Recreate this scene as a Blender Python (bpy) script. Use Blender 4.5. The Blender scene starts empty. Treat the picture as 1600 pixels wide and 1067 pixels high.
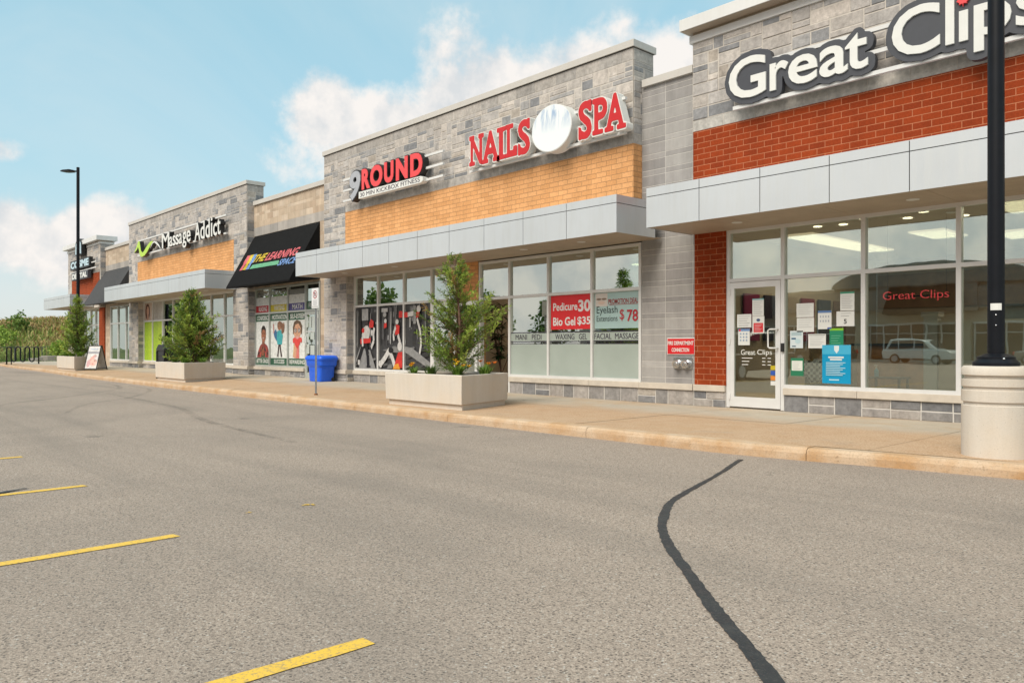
import bpy, math, random
import numpy as np
from mathutils import Vector

# ------------------------------------------------------------------ camera, sky, sun, exposure
SC = bpy.context.scene
COL = SC.collection
R = math.radians
cam_d = bpy.data.cameras.new('camera'); cam = bpy.data.objects.new('camera', cam_d); COL.objects.link(cam)
cam.location = (0, 0, 1.185)
cam.rotation_euler = (R(90), 0, R(47.426))
cam_d.sensor_width = 36; cam_d.lens = 27.675; cam_d.shift_y = 0.005
cam_d.clip_start = 0.05; cam_d.clip_end = 3000
SC.camera = cam
SUN_AZ, SUN_EL = 172.0, 48.0           # compass from +Y towards +X
SC.view_settings.view_transform = 'Standard'; SC.view_settings.look = 'None'
SC.view_settings.exposure = 1.0; SC.view_settings.gamma = 1
SC.cycles.use_denoising = True
SC.cycles.max_bounces = 8; SC.cycles.transparent_max_bounces = 16
SC.cycles.sample_clamp_indirect = 4
sun_d = bpy.data.lights.new('sun', 'SUN'); sun_d.energy = 2.0; sun_d.angle = R(38); sun_d.color = (1, .92, .80)
sun = bpy.data.objects.new('sun', sun_d); COL.objects.link(sun)
_d = Vector((math.sin(R(SUN_AZ)) * math.cos(R(SUN_EL)), math.cos(R(SUN_AZ)) * math.cos(R(SUN_EL)), math.sin(R(SUN_EL))))
sun.rotation_euler = _d.to_track_quat('Z', 'Y').to_euler(); sun.location = (0, -20, 40)

def build_world():
    w = bpy.data.worlds.new('World'); SC.world = w; w.use_nodes = True
    nt = w.node_tree; N = nt.nodes; L = nt.links; N.clear()
    out = N.new('ShaderNodeOutputWorld'); bg = N.new('ShaderNodeBackground'); bg.inputs['Strength'].default_value = .11
    L.new(bg.outputs[0], out.inputs[0])
    sky = N.new('ShaderNodeTexSky'); sky.sky_type = 'NISHITA'; sky.sun_disc = False
    sky.sun_elevation = R(SUN_EL); sky.sun_rotation = R(SUN_AZ); sky.dust_density = 1.5; sky.air_density = 1.0
    tc = N.new('ShaderNodeTexCoord'); sep = N.new('ShaderNodeSeparateXYZ'); L.new(tc.outputs['Generated'], sep.inputs[0])
    def math_(op, a, b=None, clamp=False):
        n = N.new('ShaderNodeMath'); n.operation = op; n.use_clamp = clamp
        for i, v in enumerate((a, b)):
            if v is None: continue
            if isinstance(v, (int, float)): n.inputs[i].default_value = v
            else: L.new(v, n.inputs[i])
        return n.outputs[0]
    az = math_('ARCTAN2', sep.outputs[0], sep.outputs[1]); el = math_('ARCSINE', sep.outputs[2])
    azel = N.new('ShaderNodeCombineXYZ'); L.new(az, azel.inputs[0]); L.new(el, azel.inputs[1])
    def noise(scale, detail, vec, rough=.55, dist=0):
        n = N.new('ShaderNodeTexNoise'); n.inputs['Scale'].default_value = scale; n.inputs['Detail'].default_value = detail
        n.inputs['Roughness'].default_value = rough; n.inputs['Distortion'].default_value = dist; L.new(vec, n.inputs['Vector']); return n.outputs['Fac']
    n_fine = noise(13, 10, tc.outputs['Generated'], .60)
    up_ = N.new('ShaderNodeVectorMath'); up_.operation = 'ADD'; L.new(tc.outputs['Generated'], up_.inputs[0]); up_.inputs[1].default_value = (-.02, 0, .030)
    n_lit = noise(13, 6, up_.outputs[0], .60)
    n_big = noise(3.2, 5, tc.outputs['Generated'], .5)
    # cumulus heaps: centre azimuth, elevation, half widths (degrees)
    blobs = [(-60.8, 15.8, 3.6, 3.4), (-56, 14, 8.5, 4.4), (-50, 17.2, 6.0, 5.0), (-43, 17, 9, 5.6), (-36, 16.5, 7, 5.6), (-29, 17, 8, 5),
             (-82, 7.0, 6, 2.6), (-75, 6.4, 5, 3.0), (-69.5, 6.0, 3.5, 2.4), (-62, 8.2, 2.4, 1.5), (-82, 12, 3.0, 1.2), (-88, 15, 6, 2.2),
             (-100, 12, 16, 5), (30, 18, 22, 7), (80, 14, 30, 6), (130, 20, 34, 9), (-150, 22, 40, 10), (175, 45, 40, 14), (-155, 12, 60, 24), (150, 14, 60, 14), (-160, 10, 50, 30), (-170, 26, 60, 16)]
    m = None
    for (a, e, ra, re) in blobs:
        s = N.new('ShaderNodeVectorMath'); s.operation = 'SUBTRACT'; L.new(azel.outputs[0], s.inputs[0]); s.inputs[1].default_value = (R(a), R(e), 0)
        k = N.new('ShaderNodeVectorMath'); k.operation = 'MULTIPLY'; L.new(s.outputs[0], k.inputs[0]); k.inputs[1].default_value = (1 / R(ra), 1 / R(re), 0)
        ln = N.new('ShaderNodeVectorMath'); ln.operation = 'LENGTH'; L.new(k.outputs[0], ln.inputs[0])
        v = math_('SUBTRACT', 1.0, ln.outputs['Value'])
        m = v if m is None else math_('MAXIMUM', m, v)
    f = math_('ADD', m, math_('MULTIPLY', math_('SUBTRACT', n_fine, .5), 1.7))
    mr = N.new('ShaderNodeMapRange'); mr.interpolation_type = 'SMOOTHSTEP'; L.new(f, mr.inputs['Value'])
    mr.inputs['From Min'].default_value = -.05; mr.inputs['From Max'].default_value = .44; mr.inputs['To Max'].default_value = .96
    # thin high veil
    n_veil = noise(2.0, 6, tc.outputs['Generated'], .6, .6)
    mv = N.new('ShaderNodeMapRange'); mv.interpolation_type = 'SMOOTHSTEP'; L.new(n_veil, mv.inputs['Value'])
    mv.inputs['From Min'].default_value = .45; mv.inputs['From Max'].default_value = .75; mv.inputs['To Max'].default_value = .35
    # pale air towards the horizon
    hz = N.new('ShaderNodeMapRange'); L.new(el, hz.inputs['Value']); hz.interpolation_type = 'SMOOTHSTEP'
    hz.inputs['From Min'].default_value = R(-2); hz.inputs['From Max'].default_value = R(17); hz.inputs['To Min'].default_value = .9; hz.inputs['To Max'].default_value = .72
    def mix(fac, a, b):
        n = N.new('ShaderNodeMix'); n.data_type = 'RGBA'
        L.new(fac, n.inputs[0])
        for s, v in ((n.inputs[6], a), (n.inputs[7], b)):
            if isinstance(v, tuple): s.default_value = v
            else: L.new(v, s)
        return n.outputs[2]
    hz2 = N.new('ShaderNodeMapRange'); L.new(el, hz2.inputs['Value']); hz2.interpolation_type = 'SMOOTHSTEP'; hz2.inputs['From Min'].default_value = R(0); hz2.inputs['From Max'].default_value = R(13)
    pale = mix(hz2.outputs[0], (3.45, 3.6, 3.55, 1), (1.85, 3.22, 3.55, 1))
    c = mix(hz.outputs[0], sky.outputs[0], pale)
    c = mix(mv.outputs[0], c, (3.4, 3.75, 3.8, 1))
    shade = N.new('ShaderNodeMapRange'); dif = math_('ADD', math_('MULTIPLY', math_('SUBTRACT', n_fine, n_lit), 1.6), n_big); L.new(dif, shade.inputs['Value']); shade.inputs['From Min'].default_value = .28; shade.inputs['From Max'].default_value = .68
    cl = mix(shade.outputs[0], (3.35, 3.42, 3.48, 1), (4.45, 4.22, 4.02, 1))
    c = mix(mr.outputs[0], c, cl)
    L.new(c, bg.inputs['Color'])
build_world()

# ------------------------------------------------------------------ materials
MATS = {}
def new_mat(name):
    m = bpy.data.materials.new(name); m.use_nodes = True; nt = m.node_tree
    b = nt.nodes['Principled BSDF']; MATS[name] = m
    return m, nt, nt.nodes, nt.links, b
def mixc(nt, fac, a, b, blend='MIX'):
    n = nt.nodes.new('ShaderNodeMix'); n.data_type = 'RGBA'; n.blend_type = blend
    for s, v in ((n.inputs[0], fac), (n.inputs[6], a), (n.inputs[7], b)):
        if isinstance(v, (int, float)): s.default_value = v
        elif isinstance(v, tuple): s.default_value = v if len(v) == 4 else (*v, 1)
        else: nt.links.new(v, s)
    return n.outputs[2]
def noise_n(nt, scale, detail=4, rough=.55, vec=None, coord='Object', dist=0):
    if vec is None:
        tc = nt.nodes.new('ShaderNodeTexCoord'); vec = tc.outputs[coord]
    n = nt.nodes.new('ShaderNodeTexNoise'); n.inputs['Scale'].default_value = scale; n.inputs['Detail'].default_value = detail
    n.inputs['Roughness'].default_value = rough; n.inputs['Distortion'].default_value = dist
    nt.links.new(vec, n.inputs['Vector']); return n.outputs['Fac']
def rng(nt, v, a, b, c=0., d=1., smooth=False):
    n = nt.nodes.new('ShaderNodeMapRange'); n.interpolation_type = 'SMOOTHSTEP' if smooth else 'LINEAR'
    nt.links.new(v, n.inputs['Value'])
    for k, x in zip(('From Min', 'From Max', 'To Min', 'To Max'), (a, b, c, d)): n.inputs[k].default_value = x
    return n.outputs[0]
def bump(nt, b, h, dist=.005, strength=.6):
    n = nt.nodes.new('ShaderNodeBump'); n.inputs['Distance'].default_value = dist; n.inputs['Strength'].default_value = strength
    nt.links.new(h, n.inputs['Height']); nt.links.new(n.outputs[0], b.inputs['Normal'])
def basic(name, col, rough=.6, metal=0., var=.12, scale=6., bmp=0., bscale=60., spec=.5):
    m, nt, N, L, b = new_mat(name)
    lo = tuple(c * (1 - var) for c in col); hi = tuple(min(1, c * (1 + var)) for c in col)
    f = rng(nt, noise_n(nt, scale, 5), .3, .7)
    L.new(mixc(nt, f, lo, hi), b.inputs['Base Color'])
    b.inputs['Roughness'].default_value = rough; b.inputs['Metallic'].default_value = metal; b.inputs['Specular IOR Level'].default_value = spec
    if bmp: bump(nt, b, noise_n(nt, bscale, 4), .004, bmp)
    return m
def attr_mat(name, rough=.85, var=.18, scale=14., bmp=.5, bscale=45., trans=0., spec=.3):
    m, nt, N, L, b = new_mat(name)
    a = N.new('ShaderNodeVertexColor'); a.layer_name = 'Col'
    f = rng(nt, noise_n(nt, scale, 6, .65), .3, .7, 1 - var, 1 + var)
    if name in ('stone', 'block'):
        tc = N.new('ShaderNodeTexCoord'); mp = N.new('ShaderNodeMapping'); L.new(tc.outputs['Object'], mp.inputs[0]); mp.inputs['Scale'].default_value = (3.5, 3.5, .4)
        k = N.new('ShaderNodeMath'); k.operation = 'MULTIPLY'; L.new(f, k.inputs[0]); L.new(rng(nt, noise_n(nt, 1, 5, .65, mp.outputs[0]), .35, .7, 1.06, .80), k.inputs[1]); f = k.outputs[0]
    mul = N.new('ShaderNodeVectorMath'); mul.operation = 'SCALE'; L.new(a.outputs[0], mul.inputs[0]); L.new(f, mul.inputs['Scale'])
    L.new(mul.outputs[0], b.inputs['Base Color']); b.inputs['Roughness'].default_value = rough; b.inputs['Specular IOR Level'].default_value = spec
    if bmp: bump(nt, b, noise_n(nt, bscale, 6, .65), .006, bmp)
    if trans:
        t = N.new('ShaderNodeBsdfTranslucent'); L.new(mul.outputs[0], t.inputs[0]); mx = N.new('ShaderNodeMixShader'); mx.inputs[0].default_value = trans
        L.new(b.outputs[0], mx.inputs[1]); L.new(t.outputs[0], mx.inputs[2]); L.new(mx.outputs[0], N['Material Output'].inputs[0])
    return m
def brick_mat(name, c1, c2, mort, msize=.009):
    m, nt, N, L, b = new_mat(name)
    tc = N.new('ShaderNodeTexCoord'); s = N.new('ShaderNodeSeparateXYZ'); L.new(tc.outputs['Object'], s.inputs[0])
    ad = N.new('ShaderNodeMath'); L.new(s.outputs[0], ad.inputs[0]); L.new(s.outputs[1], ad.inputs[1])
    cb = N.new('ShaderNodeCombineXYZ'); L.new(ad.outputs[0], cb.inputs[0]); L.new(s.outputs[2], cb.inputs[1])
    br = N.new('ShaderNodeTexBrick'); L.new(cb.outputs[0], br.inputs['Vector'])
    br.inputs['Scale'].default_value = 1; br.inputs['Brick Width'].default_value = .26; br.inputs['Row Height'].default_value = .1
    br.inputs['Mortar Size'].default_value = msize; br.inputs['Mortar Smooth'].default_value = .15; br.offset = .5
    br.inputs['Color1'].default_value = (*c1, 1); br.inputs['Color2'].default_value = (*c2, 1); br.inputs['Mortar'].default_value = (*mort, 1)
    f = rng(nt, noise_n(nt, 30, 6, .7), .3, .7, .82, 1.15)
    mp = N.new('ShaderNodeMapping'); L.new(tc.outputs['Object'], mp.inputs[0]); mp.inputs['Scale'].default_value = (3, 3, .5)
    f2 = rng(nt, noise_n(nt, 1.0, 5, .65, mp.outputs[0]), .35, .7, 1.07, .86)
    mul = N.new('ShaderNodeVectorMath'); mul.operation = 'SCALE'; L.new(br.outputs['Color'], mul.inputs[0]); L.new(f, mul.inputs['Scale'])
    mu2 = N.new('ShaderNodeVectorMath'); mu2.operation = 'SCALE'; L.new(mul.outputs[0], mu2.inputs[0]); L.new(f2, mu2.inputs['Scale'])
    L.new(mu2.outputs[0], b.inputs['Base Color']); b.inputs['Roughness'].default_value = .9; b.inputs['Specular IOR Level'].default_value = .12
    inv = N.new('ShaderNodeMath'); inv.operation = 'SUBTRACT'; inv.inputs[0].default_value = 1; L.new(br.outputs['Fac'], inv.inputs[1])
    hh = N.new('ShaderNodeMath'); hh.operation = 'MULTIPLY_ADD'; L.new(noise_n(nt, 70, 5), hh.inputs[0]); hh.inputs[1].default_value = .35; L.new(inv.outputs[0], hh.inputs[2])
    bump(nt, b, hh.outputs[0], .008, .8)
    return m
def glass_mat(name, tint=(.80, .88, .84), refl=.20, wav=.0):
    m, nt, N, L, b = new_mat(name); N.remove(b)
    tr = N.new('ShaderNodeBsdfTransparent'); tr.inputs[0].default_value = (*tint, 1)
    gl = N.new('ShaderNodeBsdfGlossy'); gl.inputs['Roughness'].default_value = .01; gl.inputs[0].default_value = (.93, .985, .91, 1)
    fr = N.new('ShaderNodeFresnel'); fr.inputs['IOR'].default_value = 1.55
    a = N.new('ShaderNodeMath'); a.operation = 'MULTIPLY_ADD'; L.new(fr.outputs[0], a.inputs[0]); a.inputs[1].default_value = 1.2; a.inputs[2].default_value = refl; a.use_clamp = True
    if wav:
        bp = N.new('ShaderNodeBump'); bp.inputs['Distance'].default_value = wav; bp.inputs['Strength'].default_value = .5
        L.new(noise_n(nt, 1.3, 2), bp.inputs['Height']); L.new(bp.outputs[0], gl.inputs['Normal'])
    mx = N.new('ShaderNodeMixShader'); L.new(a.outputs[0], mx.inputs[0]); L.new(tr.outputs[0], mx.inputs[1]); L.new(gl.outputs[0], mx.inputs[2])
    L.new(mx.outputs[0], N['Material Output'].inputs[0])
    return m
def emit_mat(name, col, s):
    m, nt, N, L, b = new_mat(name); b.inputs['Base Color'].default_value = (*col, 1)
    b.inputs['Emission Color'].default_value = (*col, 1); b.inputs['Emission Strength'].default_value = s
    return m

def streaky(name, col, rough, metal):
    m, nt, N, L, b = new_mat(name)
    tc = N.new('ShaderNodeTexCoord'); mp = N.new('ShaderNodeMapping'); L.new(tc.outputs['Object'], mp.inputs[0]); mp.inputs['Scale'].default_value = (9, 9, .8)
    f = rng(nt, noise_n(nt, 1.0, 5, .65, mp.outputs[0]), .45, .75); f2 = rng(nt, noise_n(nt, .7, 3), .3, .7, .95, 1.04)
    c = mixc(nt, f, col, tuple(x * k for x, k in zip(col, (.955, .945, .93))))
    mul = N.new('ShaderNodeVectorMath'); mul.operation = 'SCALE'; L.new(c, mul.inputs[0]); L.new(f2, mul.inputs['Scale']); L.new(mul.outputs[0], b.inputs['Base Color'])
    b.inputs['Metallic'].default_value = metal; L.new(rng(nt, f, 0, 1, rough, rough + .15), b.inputs['Roughness'])
attr_mat('stone', .9, .24, 13, .9, 38)
attr_mat('block', .88, .08, 5, .25, 90)
attr_mat('leaf', .6, .15, 3, 0, trans=.25, spec=.25)
attr_mat('print', .5, .03, 3, 0)
attr_mat('print_photo', .5, .22, 11, 0)
basic('mortar', (.50, .46, .41), .95, var=.08)
basic('mortar_grey', (.52, .495, .46), .95, var=.08)
basic('mortar_beige', (.50, .41, .31), .95, var=.08)
brick_mat('brick_red', (.275, .045, .012), (.215, .034, .010), (.42, .15, .075), .0065)
brick_mat('brick_orange', (.66, .345, .152), (.57, .285, .118), (.39, .215, .105), .0055)
streaky('cap_metal', (.50, .475, .44), .5, .0)
streaky('white_metal', (.62, .62, .61), .45, .0)
streaky('canopy_metal', (.60, .63, .65), .33, .45)
basic('dark_gap', (.035, .035, .035), .9)
basic('soffit', (.40, .325, .25), .55, .1, .08, 3)
basic('frame_metal', (.66, .655, .64), .4, .12, .05, 4)
basic('door_metal', (.66, .66, .655), .4, .2, .04, 4)
basic('sill_stone', (.50, .445, .375), .85, var=.12, scale=5, bmp=.3)
basic('awning_black', (.011, .011, .0115), .9, var=.15, scale=8, bmp=.3, bscale=400, spec=.08)
basic('awning_grey', (.045, .045, .047), .85, var=.15, scale=8, bmp=.3, bscale=400)
glass_mat('glass', (.74, .86, .78), .52, .002)
glass_mat('glass_clear', (.86, .90, .87), .17, .0013)
glass_mat('glass_transom', (.82, .88, .85), .34, .0016)
glass_mat('glass_far', (.72, .82, .78), .34, .006)
basic('wall_cream', (.50, .41, .30), .9, var=.06, scale=2)
basic('wall_green', (.50, .55, .48), .9, var=.05, scale=2)
basic('wall_dark', (.07, .065, .06), .9, var=.1)
basic('ceiling', (.55, .53, .49), .9, var=.05)
basic('floor_tile', (.22, .19, .16), .35, var=.2, scale=3)
basic('wood', (.30, .17, .08), .5, var=.25, scale=5)
emit_mat('lamp_panel', (1, .79, .54), .55)
emit_mat('lamp_bright', (1, .82, .60), 3.0)
emit_mat('lamp_spot', (1, .82, .58), 2.5)
emit_mat('neon_red', (1, .09, .10), .28)
emit_mat('neon_pink', (1, .16, .16), 3.5)
emit_mat('neon_green', (.12, .75, .5), 1.6)
basic('black', (.012, .012, .013), .45, var=.1)
basic('black_paint', (.005, .006, .009), .42, var=.2, scale=8, spec=.22)
basic('rubber', (.02, .02, .02), .8)
basic('sign_grey', (.05, .053, .063), .45, var=.05)
basic('sign_white', (.66, .66, .63), .4, var=.03)
basic('sign_red', (.56, .012, .016), .4, var=.05)
basic('sign_coral', (.72, .06, .065), .4, var=.05)
basic('sign_lime', (.42, .62, .06), .4, var=.05)
basic('sign_silver', (.42, .43, .46), .35, .3, .05)
basic('sign_blue', (.46, .60, .67), .4, var=.06)
basic('sign_ink', (.03, .02, .04), .5)
basic('letter_red', (.50, .012, .014), .35, var=.05)
basic('bin_blue', (.010, .115, .74), .38, var=.1, scale=3, bmp=.1, bscale=20)
basic('galv', (.42, .44, .46), .42, .55, .12, 18)
basic('chrome', (.62, .63, .64), .22, .9, .1, 20)
basic('soil', (.07, .045, .03), .95, var=.4, scale=20, bmp=.8)
basic('bark', (.14, .075, .05), .9, var=.3, scale=18, bmp=.7)
basic('skin', (.55, .32, .23), .55)
basic('hair', (.42, .27, .12), .6, var=.3, scale=40)
basic('cloth_dark', (.03, .03, .04), .9)
basic('carpaint_white', (.70, .71, .70), .2, .0, .02)
basic('carpaint_dark', (.02, .022, .026), .18, .2, .05)
basic('carpaint_silver', (.36, .38, .39), .22, .6, .03)
basic('car_glass', (.015, .02, .022), .08)
basic('stucco', (.42, .36, .28), .9, var=.08, scale=2)
basic('stucco_dark', (.24, .215, .19), .9, var=.1, scale=2)
basic('cloth_blue', (.02, .04, .12), .9)

for n_, c_ in (('awn_yellow', (.85, .66, .08)), ('awn_red', (.85, .22, .25)), ('awn_blue', (.26, .45, .80)), ('awn_green', (.24, .62, .38))): basic(n_, c_, .8, var=.05)
basic('frame_green', (.44, .46, .435), .4, .3, .05, 4)
emit_mat('lamp_amber', (1, .62, .2), 2.2)
basic('fence_metal', (.10, .105, .10), .5, .4, .1)
basic('rust', (.22, .09, .035), .9, var=.3, scale=30)
basic('black_metal', (.022, .022, .024), .45, .2, .15, 10)
basic('bottle_blue', (.18, .42, .55), .15, var=.05); basic('wood_dark', (.05, .035, .025), .4, var=.2)

def special_mats():
    # film print faded frosted
    m, nt, N, L, b = new_mat('film_frost')
    L.new(mixc(nt, rng(nt, noise_n(nt, 1.1, 3), .3, .7), (.30, .345, .31), (.36, .41, .37)), b.inputs['Base Color']); b.inputs['Roughness'].default_value = .55
    # checked cloth
    m, nt, N, L, b = new_mat('cloth_check')
    tc = N.new('ShaderNodeTexCoord'); ck = N.new('ShaderNodeTexChecker'); ck.inputs['Scale'].default_value = 21
    ck.inputs['Color1'].default_value = (.62, .62, .6, 1); ck.inputs['Color2'].default_value = (.03, .03, .035, 1)
    L.new(tc.outputs['Object'], ck.inputs['Vector']); L.new(ck.outputs[0], b.inputs['Base Color']); b.inputs['Roughness'].default_value = .9
    # asphalt
    m, nt, N, L, b = new_mat('asphalt')
    tc = N.new('ShaderNodeTexCoord'); P = tc.outputs['Object']
    v = N.new('ShaderNodeTexVoronoi'); v.inputs['Scale'].default_value = 120; L.new(P, v.inputs['Vector'])
    sepc = N.new('ShaderNodeSeparateColor'); L.new(v.outputs['Color'], sepc.inputs[0])
    f1 = noise_n(nt, 52, 5, .8, P)
    f2 = noise_n(nt, 150, 3, .7, P)
    base = mixc(nt, rng(nt, sepc.outputs[0], .0, 1.), (.335, .262, .208), (.535, .43, .347))
    base = mixc(nt, rng(nt, f1, .34, .54), mixc(nt, .62, base, (.085, .070, .059)), base)
    base = mixc(nt, rng(nt, f2, .36, .52), mixc(nt, .48, base, (.095, .079, .067)), base)
    speck = rng(nt, sepc.outputs[1], .972, .978)
    base = mixc(nt, speck, base, (.50, .445, .385))
    dk = N.new('ShaderNodeTexVoronoi'); dk.inputs['Scale'].default_value = 72; dk.inputs['Randomness'].default_value = 1; L.new(P, dk.inputs['Vector'])
    dks = N.new('ShaderNodeSeparateColor'); L.new(dk.outputs['Color'], dks.inputs[0])
    dm = N.new('ShaderNodeMath'); dm.operation = 'MULTIPLY'; L.new(rng(nt, dk.outputs['Distance'], .30, .44, 1, 0), dm.inputs[0]); L.new(rng(nt, dks.outputs[0], .60, .66), dm.inputs[1])
    base = mixc(nt, dm.outputs[0], base, mixc(nt, .74, base, (.045, .038, .033)))
    oil = N.new('ShaderNodeTexVoronoi'); oil.inputs['Scale'].default_value = .8; L.new(P, oil.inputs['Vector'])
    od = N.new('ShaderNodeMath'); L.new(oil.outputs['Distance'], od.inputs[0]); L.new(rng(nt, noise_n(nt, 7, 4, .6, P), .2, .8, -.10, .16), od.inputs[1])
    ocs = N.new('ShaderNodeSeparateColor'); L.new(oil.outputs['Color'], ocs.inputs[0])
    om = N.new('ShaderNodeMath'); om.operation = 'MULTIPLY'; L.new(rng(nt, od.outputs[0], .06, .17, .42, 0, True), om.inputs[0]); L.new(rng(nt, ocs.outputs[0], .62, .64), om.inputs[1])
    base = mixc(nt, om.outputs[0], base, (.06, .053, .048))
    big = noise_n(nt, .33, 5, .6, P, dist=.6)
    base = mixc(nt, rng(nt, big, .42, .72, 0, .28, True), base, (.155, .135, .117))
    mp = N.new('ShaderNodeMapping'); L.new(P, mp.inputs[0]); mp.inputs['Scale'].default_value = (.09, 1.1, 1); mp.inputs['Rotation'].default_value = (0, 0, R(4))
    wear = noise_n(nt, 1.0, 4, .55, mp.outputs[0], dist=.4)
    base = mixc(nt, rng(nt, wear, .45, .75, 0, .42, True), base, (.17, .146, .124))
    L.new(base, b.inputs['Base Color']); b.inputs['Roughness'].default_value = .88; b.inputs['Specular IOR Level'].default_value = .3
    h = N.new('ShaderNodeMath'); L.new(sepc.outputs[0], h.inputs[0]); L.new(f2, h.inputs[1])
    bump(nt, b, h.outputs[0], .006, .7)
    m, nt, N, L, b = new_mat('tyre_mark')
    b.inputs['Base Color'].default_value = (.05, .046, .042, 1); b.inputs['Roughness'].default_value = .8
    L.new(rng(nt, noise_n(nt, 1.6, 6, .7), .38, .72, .0, .30), b.inputs['Alpha'])
    # crack sealer: dull at the edges, grit showing through
    m, nt, N, L, b = new_mat('tar')
    f = noise_n(nt, 70, 5, .8); f2 = noise_n(nt, 5, 4, .7)
    base = mixc(nt, rng(nt, f, .56, .68), (.022, .022, .023), (.12, .105, .09)); base = mixc(nt, rng(nt, f2, .45, .7, 0, .5), base, (.075, .068, .06))
    L.new(base, b.inputs['Base Color']); L.new(rng(nt, f2, .35, .65, .38, .75), b.inputs['Roughness']); bump(nt, b, f, .004, .7)
    # yellow road paint, worn
    m, nt, N, L, b = new_mat('road_yellow')
    f = noise_n(nt, 60, 5, .75)
    base = mixc(nt, rng(nt, f, .37, .49), (.30, .22, .11), (.74, .45, .045)); base = mixc(nt, rng(nt, noise_n(nt, 1.6, 6, .7), .58, .70, 0, .55), base, (.34, .25, .13))
    base = mixc(nt, rng(nt, noise_n(nt, 4, 4), .3, .7), base, mixc(nt, .3, base, (.75, .50, .12)))
    L.new(base, b.inputs['Base Color']); b.inputs['Roughness'].default_value = .75
    bump(nt, b, f, .004, .6)
    # sidewalk concrete: cream by the wall, rusty tan towards the kerb
    m, nt, N, L, b = new_mat('walk_concrete')
    tc = N.new('ShaderNodeTexCoord'); P = tc.outputs['Object']; s = N.new('ShaderNodeSeparateXYZ'); L.new(P, s.inputs[0])
    wob = noise_n(nt, .8, 5, .6, P)
    yy = N.new('ShaderNodeMath'); yy.operation = 'MULTIPLY_ADD'; L.new(wob, yy.inputs[0]); yy.inputs[1].default_value = 1.3; L.new(s.outputs[1], yy.inputs[2])
    tan = rng(nt, yy.outputs[0], 10.4, 11.5, 1, 0, True)
    fine = noise_n(nt, 55, 5, .7, P); med = noise_n(nt, 3.5, 5, .65, P)
    cream = mixc(nt, rng(nt, med, .3, .7), (.40, .345, .275), (.47, .41, .33))
    rust = mixc(nt, rng(nt, med, .35, .68), (.45, .30, .185), (.395, .235, .125))
    rust = mixc(nt, rng(nt, fine, .45, .62), rust, (.52, .375, .255))
    base = mixc(nt, tan, cream, rust)
    base = mixc(nt, rng(nt, noise_n(nt, .55, 6, .68, P, dist=.5), .5, .68, 0, .5, True), base, (.44, .285, .16))
    base = mixc(nt, rng(nt, noise_n(nt, 1.7, 5, .7, P), .58, .72, 0, .35), base, (.33, .27, .21))
    base = mixc(nt, rng(nt, fine, .3, .5), mixc(nt, .42, base, (.24, .17, .11)), base)
    L.new(base, b.inputs['Base Color']); b.inputs['Roughness'].default_value = .9; b.inputs['Specular IOR Level'].default_value = .25
    bump(nt, b, fine, .003, .5)
    # kerb
    m, nt, N, L, b = new_mat('kerb_concrete')
    tc = N.new('ShaderNodeTexCoord'); P = tc.outputs['Object']
    med = noise_n(nt, 2.2, 6, .65, P); fine = noise_n(nt, 60, 5, .7, P)
    base = mixc(nt, rng(nt, med, .40, .66), (.53, .39, .265), (.44, .26, .125))
    base = mixc(nt, rng(nt, fine, .34, .5), mixc(nt, .45, base, (.20, .14, .09)), base)
    base = mixc(nt, rng(nt, noise_n(nt, 7, 5, .7, P), .66, .74), base, (.24, .15, .08))
    L.new(base, b.inputs['Base Color']); b.inputs['Roughness'].default_value = .92; bump(nt, b, fine, .004, .7)
    # planter / lamp base precast concrete with vertical streaks
    m, nt, N, L, b = new_mat('precast')
    tc = N.new('ShaderNodeTexCoord'); P = tc.outputs['Object']
    mp = N.new('ShaderNodeMapping'); L.new(P, mp.inputs[0]); mp.inputs['Scale'].default_value = (7, 7, .7)
    st = noise_n(nt, 1.0, 4, .6, mp.outputs[0]); fine = noise_n(nt, 90, 4, .7, P); med = noise_n(nt, 3, 5, .6, P)
    base = mixc(nt, rng(nt, st, .35, .7), (.60, .545, .475), (.545, .49, .42))
    base = mixc(nt, rng(nt, med, .4, .7, 0, .5), base, (.60, .50, .385))
    pits = N.new('ShaderNodeTexVoronoi'); pits.inputs['Scale'].default_value = 26; L.new(P, pits.inputs['Vector'])
    base = mixc(nt, rng(nt, pits.outputs['Distance'], .07, .10, .55, 0), base, (.24, .20, .16))
    base = mixc(nt, rng(nt, fine, .3, .6), mixc(nt, .15, base, (.2, .17, .14)), base)
    L.new(base, b.inputs['Base Color']); b.inputs['Roughness'].default_value = .9; bump(nt, b, fine, .003, .4)
    # ground with grass
    m, nt, N, L, b = new_mat('grass_ground')
    f = noise_n(nt, .25, 6, .65); f2 = noise_n(nt, 6, 4, .7)
    base = mixc(nt, rng(nt, f, .35, .65), (.085, .14, .03), (.17, .16, .05)); base = mixc(nt, rng(nt, f2, .3, .7), mixc(nt, .4, base, (.03, .05, .015)), base)
    L.new(base, b.inputs['Base Color']); b.inputs['Roughness'].default_value = .95
    # chain link: thin wires with open diamonds
    m, nt, N, L, b = new_mat('chain_link')
    tc = N.new('ShaderNodeTexCoord'); s = N.new('ShaderNodeSeparateXYZ'); L.new(tc.outputs['Object'], s.inputs[0])
    def wire(sign):
        a = N.new('ShaderNodeMath'); a.operation = 'MULTIPLY_ADD'; L.new(s.outputs[2], a.inputs[0]); a.inputs[1].default_value = sign; L.new(s.outputs[1], a.inputs[2])
        x = N.new('ShaderNodeMath'); x.operation = 'PINGPONG'; L.new(a.outputs[0], x.inputs[0]); x.inputs[1].default_value = .035
        c = N.new('ShaderNodeMath'); c.operation = 'LESS_THAN'; L.new(x.outputs[0], c.inputs[0]); c.inputs[1].default_value = .0035; return c.outputs[0]
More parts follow.
